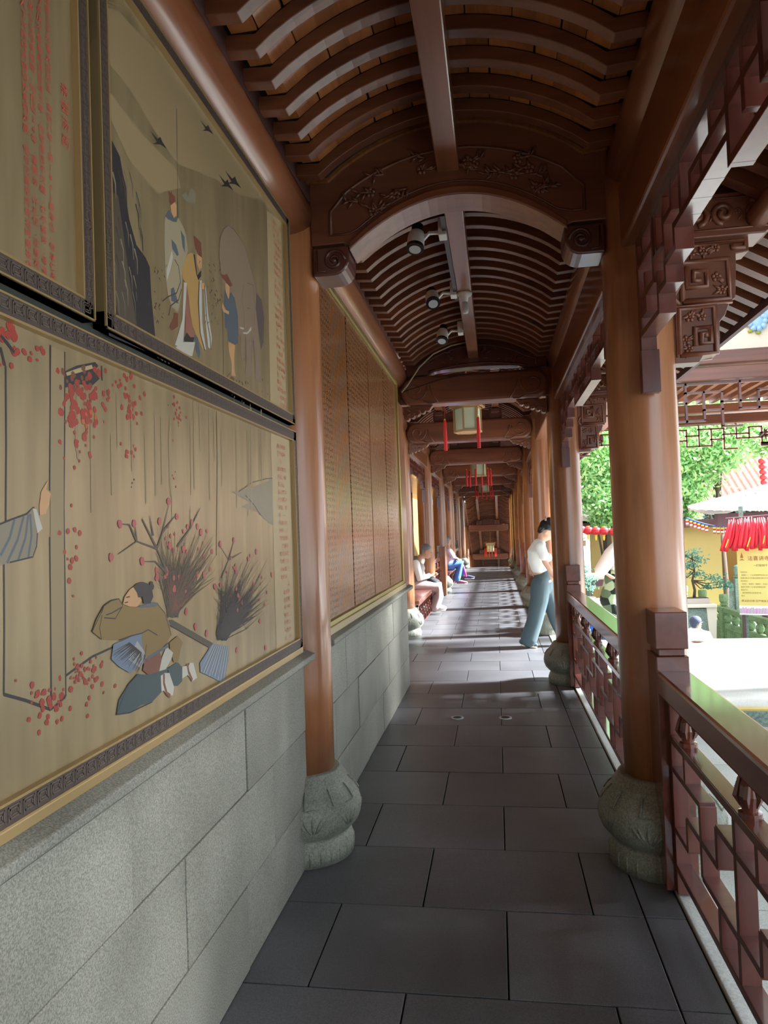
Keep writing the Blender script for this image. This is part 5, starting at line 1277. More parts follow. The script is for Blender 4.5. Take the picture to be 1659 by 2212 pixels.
t = MB(); t.limb([A(1338, 1250), A(1334, 1262)], [.15, .15], 14, 1.2, (0, 1, 0)); t.limb([A(1328, 1250, YP-.09), A(1316, 1295, YP-.09), A(1338, 1365, YP-.09)], [.15, .14, .11], 14); t.limb([A(1342, 1255, YP+.09), A(1350, 1310, YP+.09), A(1356, 1370, YP+.09)], [.13, .12, .10], 14)
blend(t, 'patterned_trousers', W['camo'], hp, .014, 4)
shoe(hp, A(1334, 1382, YP-.09), A(1358, 1384, YP-.09), 'white_cloth', 'white_plastic'); shoe(hp, A(1352, 1386, YP+.09), A(1376, 1388, YP+.09), 'white_cloth', 'white_plastic')
# ============================================================ OUTDOORS
tag(MB().box(.82, 6.5, 6.03, 9.6, -.5, -.002).build('terrace', W['terrace'], None), kind='structure')
tag(MB().box(.82, 6.5, 6.02, 6.10, -.012, .001).build('trim_4', W['yellow_paint'], None), kind='structure')
gr = empty('ground', (3, 0, -.13), kind='structure')
MB().box(.80, 14, -8, 6.1, -.6, -.135).build('paving_bed', W['joint'], gr)
random.seed(8); y = -3.0
while y < 6.02:
    x = .83; off = random.uniform(.3, .9); first = True
    while x < 6:
        w_ = off if first else .95; first = False
        MB().box(x+.003, x+w_-.003, y+.003, min(y+.62, 6.02)-.003, -.16, -.128).build('paving_slab', W['terrace'], gr, base=(x, y, -.16)); x += w_
    y += .62
for k, x in enumerate((.82, 2.05, 3.3, 4.6)): MB().box(x+.003, x+1.24, 5.985, 6.028, -.128, -.012).build('riser_block', W['grey_stone'], gr)
tag(MB().box(-40, 60, 9.6, 90, -2.3, -2.0).build('ground_2', W['court'], None), kind='structure')
tag(MB().box(.82, 6.5, 9.55, 9.62, -2.0, -.01).build('trim_5', W['grey_stone'], None), kind='structure')
tag(MB().box(-40, -1.7, -8, 60, -2.3, -.05).build('ground_3', W['court'], None), kind='structure')
tag(MB().box(6.5, 40, -20, 9.6, -.7, -.2).build('ground_4', W['terrace'], None), kind='structure')
x, y, z = atZ(1507, 1387, .004)
tag(MB().ell((x, y, .012), (.09, .03, .012), 10, 4).build('fallen_leaf', W['dry_leaf'], None, base=(x, y, 0)), 'dark curled leaf lying at the far edge of the bright terrace', 'leaf')
for k, (u, v) in enumerate(((1640, 1584), (1636, 1770), (1596, 1700))):
    x, y, z = atZ(u, v, -.125); m = MB(); m.add([(x-.03, y, -.12), (x, y-.02, -.105), (x+.035, y, -.12), (x, y+.02, -.10), (x+.01, y, -.127)], [(0, 1, 3), (1, 2, 3), (0, 4, 1), (4, 2, 1)])
    tag(m.build('fallen_leaf', W['dry_leaf'], None, base=(x, y, -.128)), ['small dry leaf on the paving just under the terrace riser', 'small dry leaf on the paving outside the nearest handrail', 'tiny dry leaf on the paving beside the nearest balustrade'][k], 'leaf')

# floor details
for (u, v, n) in ((988, 1551, 'left'), (1092, 1551, 'right')):
    x, y, z = atZ(u, v, 0); o = empty('floor_socket', (x, y, 0), '%s one of two round steel floor sockets' % n, 'floor fitting')
    MB().lathe((x, y, .0), [(.050, 0), (.050, .005), (.038, .006)], 24).build('ring', W['lamp_glass'], o); MB().lathe((x, y, .006), [(.034, 0), (.034, .0015)], 20).build('cover', W['black_metal'], o)

# moss covered stone balustrade
gs = empty('stone_balustrade', (6, 20, -2), 'mossy green stone balustrade descending behind the man in the courtyard', 'railing')
pts = [(5.75, 23.6), (5.87, 22.0), (6.04, 20.6), (6.16, 19.2), (6.28, 17.8), (6.40, 16.4)]
for i, (x, y) in enumerate(pts):
    m = MB(); m.box(x-.11, x+.11, y-.11, y+.11, -2, -.86); m.build('post', W['green_stone'], gs, base=(x, y, -2), bevel=.015)
    m = MB(); m.lathe((x, y, -.86), [(.09, 0), (.07, .02), (.11, .05), (.11, .08), (.085, .10), (.12, .16), (.125, .28), (.115, .34), (.02, .345)], 16, lambda a, z: 1-.05*abs(math.sin(3*a)))
    m.build('post_cap', W['green_stone'], gs, base=(x, y, -.86))
    if i < len(pts)-1:
        x2, y2 = pts[i+1]; d = Vector((x2-x, y2-y, 0)).normalized(); a, b = Vector((x, y, 0))+d*.11, Vector((x2, y2, 0))-d*.11
        MB().bar(a+Vector((0, 0, -.94)), b+Vector((0, 0, -.94)), .16, .14).build('rail', W['green_stone'], gs, base=tuple(a), bevel=.02)
        MB().bar(a+Vector((0, 0, -1.63)), b+Vector((0, 0, -1.63)), .12, .70).build('panel', W['green_stone'], gs, base=tuple(a), bevel=.01)
        nn = Vector((-d.y, d.x, 0)); nn = nn if nn.y < 0 or nn.x < 0 else -nn
        q = MB()
        for t in (.27, .73):
            c = a+(b-a)*t
            for (p0, p1) in (((-.22, -1.9), (.22, -1.9)), ((.22, -1.9), (.22, -1.42)), ((.22, -1.42), (-.22, -1.42)), ((-.22, -1.42), (-.22, -1.9))):
                q.tube([c-nn*-.062+d*p0[0]+Vector((0, 0, p0[1])), c-nn*-.062+d*p1[0]+Vector((0, 0, p1[1]))], .014, 5)
        q.build('panel_relief', W['green_stone'], gs)
        for t in (.10, .5, .90):
            c = a+(b-a)*t; m = MB(); m.lathe((c.x, c.y, -1.28), [(.05, 0), (.09, .05), (.11, .13), (.09, .19), (.06, .22), (.10, .27)], 12, lambda a_, z_: 1-.12*abs(math.sin(3*a_))); m.build('lotus_support', W['green_stone'], gs, base=tuple(c))
# grey balustrade before the ochre wall
g2 = empty('stone_balustrade', (8, 26.5, -2), 'grey stone balustrade in front of the ochre wall', 'railing')
for k in range(-4, 4):
    x = 8.28+k*2.6; m = MB(); m.box(x-.16, x+.16, 26.34, 26.66, -2, -.55); m.build('post', W['grey_stone'], g2, base=(x, 26.5, -2), bevel=.02)
    m = MB(); m.lathe((x, 26.5, -.55), [(.11, 0), (.16, .06), (.12, .1), (.15, .16), (.15, .42), (.04, .48)], 14); m.build('post_cap', W['grey_stone'], g2, base=(x, 26.5, -.55))
    MB().box(x+.16, x+2.44, 26.42, 26.58, -1.0, -.72).build('rail', W['grey_stone'], g2, base=(x, 26.5, -1), bevel=.02)
    MB().box(x+.16, x+2.44, 26.42, 26.58, -2, -1.5).build('panel', W['grey_stone'], g2, base=(x, 26.5, -2), bevel=.02)
    for s in (.16, 2.44):
        sg = 1 if s < 1 else -1; MB().prism([(x+s, -1.5), (x+s+sg*.35, -1.5), (x+s+sg*.2, -1.35), (x+s+sg*.28, -1.2), (x+s+sg*.5, -1.0), (x+s, -1.0)], 'y', 26.44, 26.56).build('corner_carving', W['grey_stone'], g2, base=(x+s, 26.5, -1.5))
# ochre wall and hall with tiled roof
hall = empty('temple_hall', (9, 29, -2), 'ochre walled temple hall with red tiled roof behind the trees', 'building')
MB().box(5.6, 22, 28, 28.4, -2, .92).build('wall', W['ochre_wall'], hall)
MB().box(5.6, 22, 27.8, 28.1, .90, 1.28).build('beam', W['dark_timber'], hall); MB().box(5.6, 22, 27.75, 28.2, .84, .93).build('beam', W['grey_stone'], hall)
MB().box(5.6, 22, 28.05, 28.3, 1.28, 2.3).build('frieze_wall', W['dark_green'], hall); MB().box(5.4, 22, 27.2, 28.4, 1.95, 2.2).build('eave_beam', W['dark_timber'], hall)
for k in range(8):
    x = 6.55+k*1.18; q = MB(); q.prism([(x-.52, 1.28), (x+.52, 1.28), (x+.36, 1.42), (x+.2, 1.62), (x+.14, 1.93), (x-.14, 1.93), (x-.2, 1.62), (x-.36, 1.42)], 'y', 27.9, 28.0)
    st_ = q.build('strut_board', W['grey_stone'], hall, base=(x, 27.9, 1.28)); q = MB()
    for (a, c, r) in ((-.22, 1.42, .1), (.22, 1.42, .1), (0, 1.5, .12), (0, 1.72, .09), (-.1, 1.36, .06), (.1, 1.36, .06)): q.tube([(x+p, 27.895, z) for p, z in [(a+r*(1-t/16)*math.cos(t*.7), c+r*(1-t/16)*math.sin(t*.7)) for t in range(14)]], .016, 5)
    q.build('cloud_carving', W['dark_green'], st_)
def tiled(par, xa, xb, y0, z0, y1, z1, pitch, mat, slant=0, r=.06):
    MB().add([(xa, y0, z0), (xb, y0, z0), (xb, y1, z1), (xa+slant, y1, z1), (xa, y0, z0-.12), (xb, y0, z0-.12), (xb, y1, z1-.12), (xa+slant, y1, z1-.12)], [(0,3,2,1),(4,5,6,7),(0,1,5,4),(1,2,6,5),(2,3,7,6),(3,0,4,7)]).build('roof_deck', W[mat], par)
    x = xa+pitch/2
    while x < xb:
        m = MB(); n = 9; P = []
        for k in range(n+1):
            t = k/n
            if slant and x < xa+slant*t: break
            P.append((x, y0-.05+(y1-y0)*t, z0+.02+(z1-z0)*t))
        if len(P) > 1:
            for a, b in zip(P[:-1], P[1:]): m.tube([a, b], [r*1.06, r*.94], 8)
            m.build('tile_row', W[mat], par, base=P[0]); 
        x += pitch
tiled(hall, 5.2, 20, 27.0, 2.22, 31.5, 5.3, .235, 'roof_tile', slant=0, r=.065)
MB().box(5.2, 20, 31.3, 31.7, 5.2, 5.7).build('ridge', W['roof_tile'], hall)
for k in range(60): 
    x = 5.32+.235*k
    if x < 14: MB().tube([(x, 26.93, 2.235), (x, 26.99, 2.235)], .075, 10).build('end_tile', W['roof_tile'], hall, base=(x, 26.9, 2.2))
# kiosk at right with bright roof
ki = empty('kiosk', (9, 20, -2), 'kiosk with bright tiled roof and ribbons at the right edge', 'building')
cx0, cy0 = 8.6, 20.6; R0 = 3.0
def corner(a, r, z): return (cx0+r*math.cos(a), cy0+r*math.sin(a), z)
A4 = [PI*1.09+PI/2*k for k in range(4)]
for k in range(4):
    a, b = A4[k], A4[(k+1) % 4]; pa, pb = Vector(corner(a, 3.75, 1.78)), Vector(corner(b, 3.75, 1.78)); ap = Vector((cx0, cy0, 2.75)); mid = (pa+pb)/2
    n = 26; m = MB()
    rows = []
    for i in range(n+1):
        t = i/n; e = pa.lerp(pb, t)+Vector((0, 0, -.10+.14*(2*t-1)**2)); rows.append(e)
    for i in range(n): m.add([rows[i], rows[i+1], rows[i+1].lerp(ap, .5)-Vector((0, 0, .10)), rows[i].lerp(ap, .5)-Vector((0, 0, .10)), ap], [(0, 1, 2, 3), (3, 2, 4)])
    m.build('roof_deck', W['roof_tile_white'], ki)
    for i in range(n+1):
        t = i/n; e = rows[i]; q = MB(); tt = min(2*t, 2-2*t)       # rows run up the slope parallel to each other
        dirv = (ap-mid); p1 = e+dirv*tt*.98; pm = e.lerp(p1, .5)-Vector((0, 0, .08*tt)); q.tube([e+Vector((0, 0, .02)), pm+Vector((0, 0, .03)), p1+Vector((0, 0, .03))], .05, 6); q.build('tile_row', W['roof_tile_white'], ki, base=tuple(e))
    MB().tube([pa+Vector((0, 0, .06)), pa.lerp(ap, .5)-Vector((0, 0, .02)), ap], .08, 8).build('hip_ridge', W['roof_tile_white'], ki, smooth=True)
    qa, qb = Vector(corner(a, 2.95, 1.50)), Vector(corner(b, 2.95, 1.50)); MB().bar(qa, qb, .2, .34).build('beam', W['purple_timber'], ki); 
    qc = Vector(corner(a, 1.7, 1.5)); MB().tube([Vector((qc.x, qc.y, -2)), qc], .14, 14).build('post', W['dark_timber'], ki, smooth=True)
# ribbon stand and notice board
rs_ = empty('ribbon_stand', (6.3, 17.6, -2), 'stand hung with long red prayer ribbons above the yellow notice', 'ribbon stand')
random.seed(21)
x0_, _, zt = atY(1572, 1122, 17.6); zb_ = atY(1580, 1188, 17.6)[2]
MB().tube([(x0_-.05, 17.6, zt+.02), (x0_+2.6, 17.6, zt+.14)], .02, 8).build('rail', W['dark_timber'], rs_)
for xx in (x0_+.42, x0_+2.5): MB().box(xx-.04, xx+.04, 17.96, 18.04, -2, zt+.30).build('post', W['grey_stone'], rs_)
for k in range(62):
    t = k/61; x = x0_+2.5*t; drop = random.uniform(-.03, .05); sw_ = random.uniform(-.05, .05)-(.22*(1-t*3) if t < .33 else 0); y = 17.6-random.uniform(.02, .12); zt_ = zt+.12*t+random.uniform(-.03, .02)
    wv = random.uniform(.03, .055); m = MB(); P = [(x+sw_*q+.012*math.sin(6*q+k), y-.05*math.sin(3*q), zt_+(zb_+drop-zt_)*q) for q in (0, .2, .4, .6, .8, 1)]
    m.tube(P, [.012, wv*.7, wv*.9, wv, wv*1.05, wv*1.05], 6, .35, (0, 1, 0)); rb = m.build('ribbon', W['red_silk'], rs_, smooth=True, base=P[0])
    if k % 5 == 2:
        q = MB(); q.bar((P[3][0], P[3][1]-.035, P[3][2]), (P[5][0], P[5][1]-.035, P[5][2]+.1), .02, .004, (0, 1, 0)); q.build('gold_writing_strip', W['yellow_tassel'], rb)
nb = empty('notice_board', (6.6, 17.75, -2), 'large yellow notice board with brown title and small writing', 'sign')
a = Vector(atY(1591, 1186, 17.75)); bL = atY(1599, 1308, 17.75); zB = bL[2]
dx = Vector((.93, -.36, 0)); nrm = Vector((-.36, -.93, 0)); Wd, Ht = 1.35, a.z-zB
def onb(u, v, k=0): return a+dx*u*Wd+Vector((0, 0, -v*Ht))+nrm*k
def quad(u0, u1, v0, v1, k=.012, th=None):
    return [onb(u0, v1, k), onb(u1, v1, k), onb(u1, v0, k), onb(u0, v0, k)]
m = MB(); m.add(quad(0, 1, 0, 1, 0)+quad(0, 1, 0, 1, -.03), [(0,1,2,3),(7,6,5,4),(0,4,5,1),(1,5,6,2),(2,6,7,3),(3,7,4,0)]); m.build('board', W['sign_yellow'], nb)
m = MB(); m.add(quad(0, 1, 1.0, 1.16, 0)+quad(0, 1, 1.0, 1.16, -.03), [(0,1,2,3),(7,6,5,4),(0,4,5,1),(1,5,6,2),(2,6,7,3),(3,7,4,0)]); m.build('lower_band', W['sign_white'], nb)
m = MB()
for k in range(44): u = k/44; m.add(quad(u+.004, u+.004+.012, 1.03+.02*random.random(), 1.14, .004), [(0, 1, 2, 3)])
m.build('band_pattern', W['sign_purple'], nb)
def put(text, u, v, size, mat, name):
    cu = bpy.data.curves.new('t', 'FONT'); cu.body = text; cu.size = size; cu.resolution_u = 1; to = bpy.data.objects.new('t', cu); COL.objects.link(to)
    dg_ = bpy.context.evaluated_depsgraph_get(); me = bpy.data.meshes.new_from_object(to.evaluated_get(dg_)); o0 = onb(u, v, .006); m = MB()
    m.add([tuple(o0+dx*c.co.x+Vector((0, 0, c.co.y))) for c in me.vertices], [tuple(p.vertices) for p in me.polygons]); bpy.data.objects.remove(to); bpy.data.meshes.remove(me)
    if m.f: m.build(name, W[mat], nb)
put('法喜讲寺供灯祈福活动', .16, .20, .115, 'sign_brown', 'title_writing'); put('一灯能除千年暗 一智能灭万年愚', .24, .31, .062, 'ochre_robe', 'subtitle_writing')
for k, (t, u) in enumerate((('活动时间', .04), ('  每逢初一、十五及佛菩萨圣诞日,本寺举行供灯祈福', .04), ('祈福对象为十方善信,随喜功德,共沐佛恩。', .04), ('供灯种类', .04), ('  平安灯、智慧灯、健康灯、学业灯、事业灯', .04), ('每盏灯供奉一日,由法师诵经回向。', .04), ('联系方式', .04), ('  请至客堂登记处咨询办理', .04), ('登记', .04))):
    put(t, u, .42+.052*k, .036, 'ochre_robe', 'small_writing')
put('愿以此功德 庄严佛净土! 愿消三障诸烦恼!', .04, .93, .055, 'sign_brown', 'closing_writing')
m = MB(); m.add([onb(.05, .16, .006), onb(.10, .16, .006), onb(.075, .06, .006), onb(.03, .20, .006), onb(.12, .20, .006), onb(.075, .175, .006)], [(0, 1, 2), (3, 5, 4)]); m.build('emblem', W['ochre_wall'], nb)
for u in (.1, .9): MB().box(onb(u, 0).x-.03, onb(u, 0).x+.03, 17.8-.25*u-.03+.1, 17.8-.25*u+.13, -2, zB).build('leg', W['dark_timber'], nb)
# floral boxes below the board
fb = empty('flower_stand', (7.0, 16.9, -2), 'purple and white flower stand behind the mossy balustrade', 'flower stand')
random.seed(4); m = MB(); m2 = MB()
for k in range(260):
    x = random.uniform(6.35, 7.6); z = random.uniform(-1.9, -.78); (m if random.random() < .6 else m2).ell((x, 17.3+random.uniform(-.05, .05), z), (.045, .03, .06), 5, 3)
o = m.build('purple_flowers', W['sign_purple'], fb); o['kind'] = 'stuff'; o = m2.build('white_flowers', W['sign_white'], fb); o['kind'] = 'stuff'
MB().box(6.3, 7.7, 17.34, 17.5, -2, -.75).build('backing', W['sign_white'], fb)

# bonsai on its stone table
bs = empty('stone_table', (4.87, 19, -2), 'grey stone table carrying the bonsai tray', 'table')
xt, _, ztab = atY(1500, 1303, 19)
MB().box(xt-.46, xt+.46, 18.7, 19.3, ztab-.09, ztab).build('top', W['white_plaster'], bs, bevel=.02)
for s in (-.34, .34): MB().prism([(xt+s-.12, -2), (xt+s+.12, -2), (xt+s+.08, -1.4), (xt+s+.12, ztab-.09), (xt+s-.12, ztab-.09), (xt+s-.08, -1.4)], 'y', 18.75, 19.25).build('leg', W['white_plaster'], bs)
MB().box(xt-.24, xt+.24, 18.8, 19.2, -2, ztab-.12).build('panel', W['grey_stone'], bs)
def bonsai(x, y, z, s, label, mat='leaf_blue', clumps=None, tray=True):
    o = empty('bonsai', (x, y, z), label, 'plant')
    if tray:
        MB().prism([(x-.36*s, z), (x+.36*s, z), (x+.42*s, z+.16*s), (x-.42*s, z+.16*s)], 'y', y-.2*s, y+.2*s).build('tray', W['pot'], o, bevel=.01); MB().box(x-.38*s, x+.38*s, y-.17*s, y+.17*s, z+.16*s, z+.175*s).build('soil', W['bark'], o)
    T = MB(); P = [(x, y, z+.16*s), (x+.03*s, y, z+.4*s), (x-.03*s, y, z+.7*s), (x+.05*s, y, z+1.0*s), (x, y, z+1.35*s)]; T.tube(P, [.05*s, .04*s, .035*s, .025*s, .01*s], 8)
    for c in clumps: T.tube([P[min(4, 1+int(c[1]/.4))], (x+c[0]*s*.5, y, z+c[1]*s-.05), (x+c[0]*s, y+c[2]*s, z+c[1]*s)], [.022*s, .014*s, .006*s], 6)
    T.build('trunk', W['bark'], o, smooth=True)
    L = MB()
    for c in clumps:
        for _ in range(60):
            p = Vector((x+c[0]*s+random.gauss(0, c[3]*s), y+c[2]*s+random.gauss(0, c[3]*s), z+c[1]*s+random.gauss(0, c[3]*.5*s))); u = Vector((random.gauss(0, 1), random.gauss(0, 1), random.gauss(0, 1))).normalized(); v = u.orthogonal().normalized(); e = .05*s
            L.add([p-u*e, p+v*e*.6, p+u*e, p-v*e*.6], [(0, 1, 2, 3)])
    q = L.build('foliage', W[mat], o); q['kind'] = 'stuff'
bonsai(xt, 19, ztab, .82, 'bonsai tree in a shallow tray before the ochre wall', clumps=[(0, 1.55, 0, .16), (.2, 1.35, 0, .13), (-.25, 1.15, 0, .13), (.05, 1.2, 0, .15), (-.35, .85, 0, .12), (.1, .9, .05, .12), (.55, .75, 0, .14), (.8, .65, 0, .12), (.95, .5, 0, .1), (-.3, 1.5, 0, .08), (.4, .5, 0, .1)])
pot = atY(1272, 1345, 11.6)
# cabinet, counter and things seen in the left gap
cbn = empty('counter', (1.9, 12.2, -2), 'red brown fretwork counter with blue panels behind the second balustrade', 'counter')
xa = atY(1283, 1310, 12.2)[0]; xb = atY(1340, 1310, 12.2)[0]; zt = atY(1283, 1308, 12.2)[2]
MB().box(xa-.5, xb+.15, 12.2, 12.9, zt-.02, zt+.05).build('top', W['white_plaster'], cbn)
MB().box(xa-.5, xb+.15, 12.25, 12.85, -2, zt-.02).build('carcass', W['dark_timber'], cbn)
MB().box(xa-.1, xa+.20, 12.23, 12.25, -1.2, zt-.08).build('blue_panel', W['blue_board'], cbn)
fm = MB(); ox = xa+.26
for r_ in range(4):
    for c_ in range(3):
        X, Z = ox+.13*c_, zt-.14-.17*r_
        for (q0, q1) in (((0, 0), (.09, 0)), ((.09, 0), (.09, -.10)), ((.09, -.10), (.04, -.10)), ((.02, -.04), (.06, -.04)), ((.02, -.04), (.02, -.13))):
            fm.box(X+min(q0[0], q1[0])-.006, X+max(q0[0], q1[0])+.006, 12.225, 12.245, Z+min(q0[1], q1[1])-.006, Z+max(q0[1], q1[1])+.006)
fm.build('fretwork', W['ink'], cbn); MB().box(ox-.03, ox+.4, 12.235, 12.25, -1.4, zt-.05).build('fret_panel', W['redy'], cbn)
bonsai(atY(1272, 1300, 11.9)[0], 12.45, zt+.05, .42, 'small potted shrub on the white topped counter', clumps=[(0, 1.3, 0, .16), (-.2, 1.0, 0, .16), (.25, .9, 0, .16), (-.25, .6, 0, .14), (.3, .5, 0, .14), (.0, .8, 0, .2)])
cn2 = empty('offering_table', (2.4, 16.5, -2), 'long table with white top and red brown edge across the courtyard', 'table')
z2 = atY(1290, 1240, 16.5)[2]; MB().box(1.6, 3.35, 16.2, 16.9, z2-.1, z2).build('top', W['white_plaster'], cn2); MB().box(1.6, 3.35, 16.15, 16.3, z2-.24, z2-.1).build('apron', W['dark_timber'], cn2)
q = MB()
for k in range(9): q.bar((2.3+.12*k, 16.2, z2-.24), (2.4+.1*k, 16.2, z2-.75+.04*k), .015, .015)
for k in range(5): q.box(2.3, 3.3, 16.19, 16.21, z2-.32-.1*k, z2-.305-.1*k)
q.build('fretwork', W['ochre_wall'], cn2)
for xx in (1.7, 3.25): MB().box(xx-.05, xx+.05, 16.25, 16.8, -2, z2-.1).build('leg', W['dark_timber'], cn2)
yb2 = empty('yellow_gatehouse', (4.2, 24.5, -2), 'pale yellow gatehouse with an arched opening behind the red lanterns', 'building')
xl_ = atY(1278, 1200, 24)[0]; P = [(xl_, -2), (xl_+.95, -2), (xl_+.95, .1)]
for k in range(9): P.append((xl_+1.2-.25*math.cos(PI*k/8), .1+.55*math.sin(PI*k/8)))
P += [(xl_+1.45, -2), (xl_+4, -2), (xl_+4, 1.3), (xl_, 1.3)]
MB().prism(P, 'y', 24, 24.3).build('wall', W['cream_wall'], yb2); MB().box(xl_+.5, xl_+2, 24.5, 24.6, -2, 1.2).build('inner_wall', W['ochre_wall'], yb2)
MB().box(xl_-1.4, xl_+4, 23.6, 24.2, 1.3, 1.55).build('beam', W['dark_timber'], yb2)
tiled(yb2, xl_-1.2, xl_+2.2, 23.2, 1.75, 26, 3.2, .2, 'roof_tile_white', r=.05)
MB().box(xl_-1.4, xl_+3, 24.3, 24.35, 1.5, 1.9).build('frieze', W['dark_green'], yb2)
blu = empty('blue_shrine', (2.6, 26.5, -2), 'blue grey shrine front left of the yellow gatehouse', 'building')
MB().box(1.2, xl_, 26.5, 26.8, -2, 1.5).build('wall', W['ceramic_blue'], blu); MB().box(1.9, xl_-.1, 26.45, 26.5, -1.0, .6).build('panel', W['blue_board'], blu); MB().box(1.2, xl_+.1, 26.2, 26.9, .75, .95).build('ledge', W['white_plaster'], blu)
# red lanterns in a row and the hanging string
random.seed(3)
def red_lantern(x, y, z, r, label, group, tas=True):
    o = empty('red_lantern', (x, y, z), label, 'lantern', group)
    MB().lathe((x, y, z-r*.8), [(r*.35, 0), (r*.75, r*.18), (r*.98, r*.5), (r, r*.8), (r*.98, r*1.1), (r*.75, r*1.42), (r*.35, r*1.6)], 20, lambda a, zz: 1-.04*abs(math.sin(10*a))).build('globe', W['red_paper'], o)
    MB().lathe((x, y, z+r*.78), [(r*.33, 0), (r*.33, r*.16)], 12).build('cap', W['yellow_tassel'], o); MB().lathe((x, y, z-r*.95), [(r*.33, 0), (r*.33, r*.16)], 12).build('rim', W['yellow_tassel'], o)
    if tas: MB().tube([(x, y, z-r*.95), (x, y, z-r*1.3), (x, y, z-r*1.9)], [r*.18, r*.25, r*.12], 8).build('tassel', W['yellow_tassel'], o)
for k, (u, v) in enumerate(((1254, 1144), (1270, 1146), (1287, 1147), (1304, 1147), (1327, 1149), (1349, 1150), (1370, 1151))):
    x, y, z = atY(u, v, 20); red_lantern(x, y, z, .135, '%s red lantern of the horizontal row' % ['leftmost', 'second from left', 'third from left', 'fourth from left', 'fifth from left, partly behind the near column,', 'next to last', 'rightmost'][k], 'row of red lanterns')
tag(MB().tube([atY(1240, 1136, 20), atY(1380, 1143, 20)], .008, 5).build('lantern_wire', W['black_metal'], None), 'wire carrying the horizontal row of red lanterns', 'wire')
for k in range(5):
    x, y, z = atY(1645.5+k*1.2, 996+11.5*k, 24); red_lantern(x, y, z, .105, 'small red lantern in the vertical string, %s' % ['topmost', 'second from top', 'middle one', 'second from bottom', 'lowest'][k], 'vertical lantern string', False)
# bunting
for k in range(12):
    u = 1484+8.4*k; v = 1118+18*math.sin(min(1, k/9)*PI/2)-(.9*(k-9) if k > 9 else 0)
    if k == 6: continue
    x, y, z = atY(u, v, 23); o = empty('flag', (x, y, z), '%s small multicolour flag of the bunting' % ['leftmost', 'second', 'third', 'fourth', 'fifth', 'sixth', '', 'seventh', 'eighth', 'ninth', 'tenth', 'rightmost'][k], 'flag', 'bunting flags')
    for j, mt in enumerate(('blue_board', 'yellow_tassel', 'red_silk', 'sign_white', 'orange_leaf')): MB().box(x-.04, x+.04, y-.004, y+.004, z-.26*(j+1)/5-.0, z-.26*j/5).build('stripe', W[mt], o)
tag(MB().tube([atY(1484+8.4*k, 1118+18*math.sin(min(1, k/9)*PI/2), 23) for k in range(12)], .008, 5).build('bunting_cord', W['ceramic_blue'], None), 'cord of the bunting under the hall eave', 'cord')

# trees
def tree(cx_, cy_, base, clumps, n, leaf, label, mat='leaf', seed=1, trunk=True):
    rng = np.random.RandomState(seed); o = empty('tree', (cx_, cy_, base), label, 'tree')
    if trunk:
        T = MB(); T.tube([(cx_, cy_, base), (cx_+.1, cy_, base+1.5), (cx_, cy_, clumps[0][2])], [.22, .17, .08], 10)
        for c in clumps[:3]: T.tube([(cx_, cy_, base+1.8), ((cx_+c[0])/2, (cy_+c[1])/2, (base+1.8+c[2])/2+.3), (c[0], c[1], c[2])], [.045, .026, .012], 6)
        T.build('trunk', W['bark'], o, smooth=True)
    per = n//len(clumps); V = []
    for c in clumps:
        d = rng.normal(size=(per, 3)); r = np.full(per, .62)
        V.append(np.array(c[:3])+d*r[:, None]*np.array(c[3:6]))
    P = np.concatenate(V); m = len(P); u = rng.normal(size=(m, 3)); u /= np.linalg.norm(u, axis=1)[:, None]; w_ = rng.normal(size=(m, 3)); v = np.cross(u, w_); v /= np.linalg.norm(v, axis=1)[:, None]
    s = rng.uniform(.6, 1.2, m)[:, None]*leaf
    vs = np.stack([P-u*s, P+v*s*.45, P+u*s, P-v*s*.45], 1).reshape(-1, 3)-np.array(o['org'])
    me = bpy.data.meshes.new('foliage'); me.vertices.add(len(vs)); me.vertices.foreach_set('co', vs.ravel().astype(np.float32))
    me.loops.add(m*4); me.loops.foreach_set('vertex_index', np.arange(m*4, dtype=np.int32)); me.polygons.add(m); me.polygons.foreach_set('loop_start', np.arange(0, m*4, 4, dtype=np.int32))
    me.update(calc_edges=True); me.materials.append(W[mat]); f = bpy.data.objects.new('foliage', me); COL.objects.link(f); f.parent = o; f['kind'] = 'stuff'
def clump(L, Y): return [(*atY(u, v, Y+random.uniform(-.4, .4)), r*Y/F*(1.15 if k else 1), r*Y/F, r*Y/F*.9) for k, (u, v, r) in enumerate(L)]
tree(7.3, 25.2, -2, clump([(1500, 950, 55), (1470, 1010, 32), (1560, 935, 50), (1620, 925, 48), (1505, 1020, 34), (1560, 985, 24), (1486, 1070, 24), (1650, 955, 22), (1479, 1110, 15), (1482, 1150, 12), (1600, 880, 60), (1500, 870, 60)], 24.8), 17000, .10, 'leafy green tree before the hall roof, right of the nearest column', seed=2)
tree(3.4, 23.4, -2, clump([(1290, 985, 45), (1262, 1020, 26), (1315, 1040, 30), (1280, 1075, 24), (1318, 1095, 24), (1300, 1122, 14), (1340, 1000, 40), (1250, 930, 50), (1330, 920, 50)], 22.4), 12000, .09, 'bright green tree behind the row of red lanterns', seed=3)
tree(9.5, 40, -2, [(9, 40, 7, 4, 3, 4), (13, 40, 8, 6, 3, 4), (18, 42, 7, 5, 3, 4), (10, 37, 5, 3, 2, 2)], 22000, .16, 'broad backdrop tree rising behind the hall', seed=5)
tree(-6, 30, -2, [(-7.5, 30, 3, 1.6, 2, 2), (-8, 24, 3, 1.6, 2, 2)], 6000, .12, 'tree outside the left side of the far bays', seed=6)
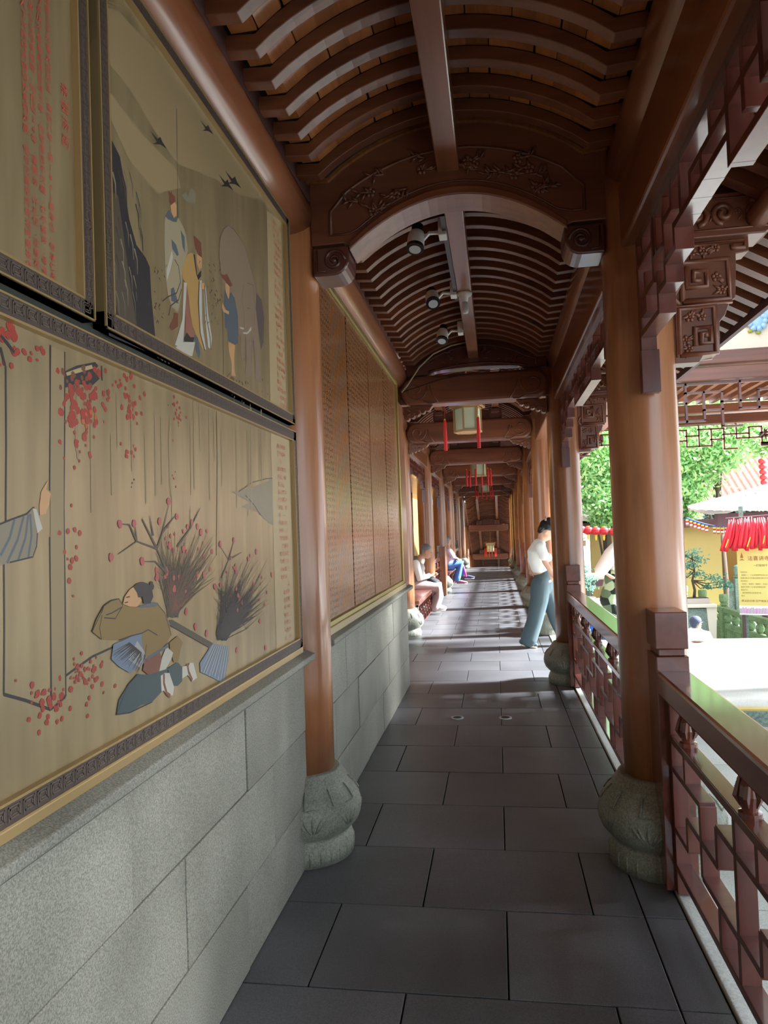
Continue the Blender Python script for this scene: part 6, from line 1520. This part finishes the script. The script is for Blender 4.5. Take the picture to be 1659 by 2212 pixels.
# tall tree beside the near terrace whose crown dapples the sun on the walkway
tree(8.2, 2.0, -.2, [(7.6, 5.6, 4.2, 1.6, 1.5, 1.9), (7.8, 4.6, 6.2, 1.8, 1.9, 1.8), (7.4, 2.4, 4.0, 1.5, 1.9, 1.9), (7.8, 1.0, 6.2, 1.9, 2.1, 1.9), (7.6, 6.2, 5.6, 1.4, 1.2, 1.5), (7.6, 3.6, 3.0, 1.4, 2.3, 1.3), (5.4, 3.8, 6.8, 1.8, 2.2, .9), (6.6, 5.8, 3.4, 1.0, 1.2, 1.1), (7.4, -.8, 4.2, 1.6, 1.6, 1.8)], 20000, .17, 'tall leafy tree beside the corridor at right, outside the view', mat='leaf_dark', seed=7)
# left exterior in the far bays
tag(MB().box(-3.6, -3.4, 7.5, 40, -2, 2.9).build('garden_wall', W['ochre_wall'], None), 'ochre garden wall left of the far bays', 'wall')
tag(MB().box(-3.38, -3.33, 25.2, 27.2, -2, 1.9).build('green_board', W['lime'], None), 'lime green board on the garden wall behind the bench', 'board')
st2 = empty('stone_statue', (-2.0, 15.3, -.05), 'small pale stone statue outside behind the seated woman', 'statue')
MB().lathe((-2.0, 15.3, -.05), [(.2, 0), (.2, .5), (.13, .55), (.16, .7), (.13, .9), (.07, 1.0), (.10, 1.08), (.10, 1.2), (.03, 1.28)], 16, lambda a, z: 1-.08*abs(math.sin(2.5*a))).build('figure', W['base'], st2, smooth=True)

tag(MB().tube([atY(1645, 975, 24), atY(1652, 1052, 24)], .006, 5).build('lantern_string', W['black_metal'], None), 'string holding the vertical row of small red lanterns', 'string')

# outer walk left of the far bays
tag(MB().box(-3.0, -1.45, 7.2, 28, 2.72, 2.86).build('ceiling_added', W['plank'], None), kind='structure')  # unseen flat roof, added to dim the light from the left
for k, y in enumerate((12.1, 15.6, 19.1, 22.6)):
    tag(MB().tube([(-2.75, y, -.05), (-2.75, y, 2.74)], .14, 20).build('column', W['col'], None, smooth=True, base=(-2.75, y, -.05)), '%s column of the outer row beyond the left benches' % ORD[k], 'column')
tag(MB().box(-1.52, -1.46, 7.1, 28, 2.86, 3.3).build('trim_light_leak', W['beamy'], None), kind='structure')  # board added to stop light leaking in above the left side beams
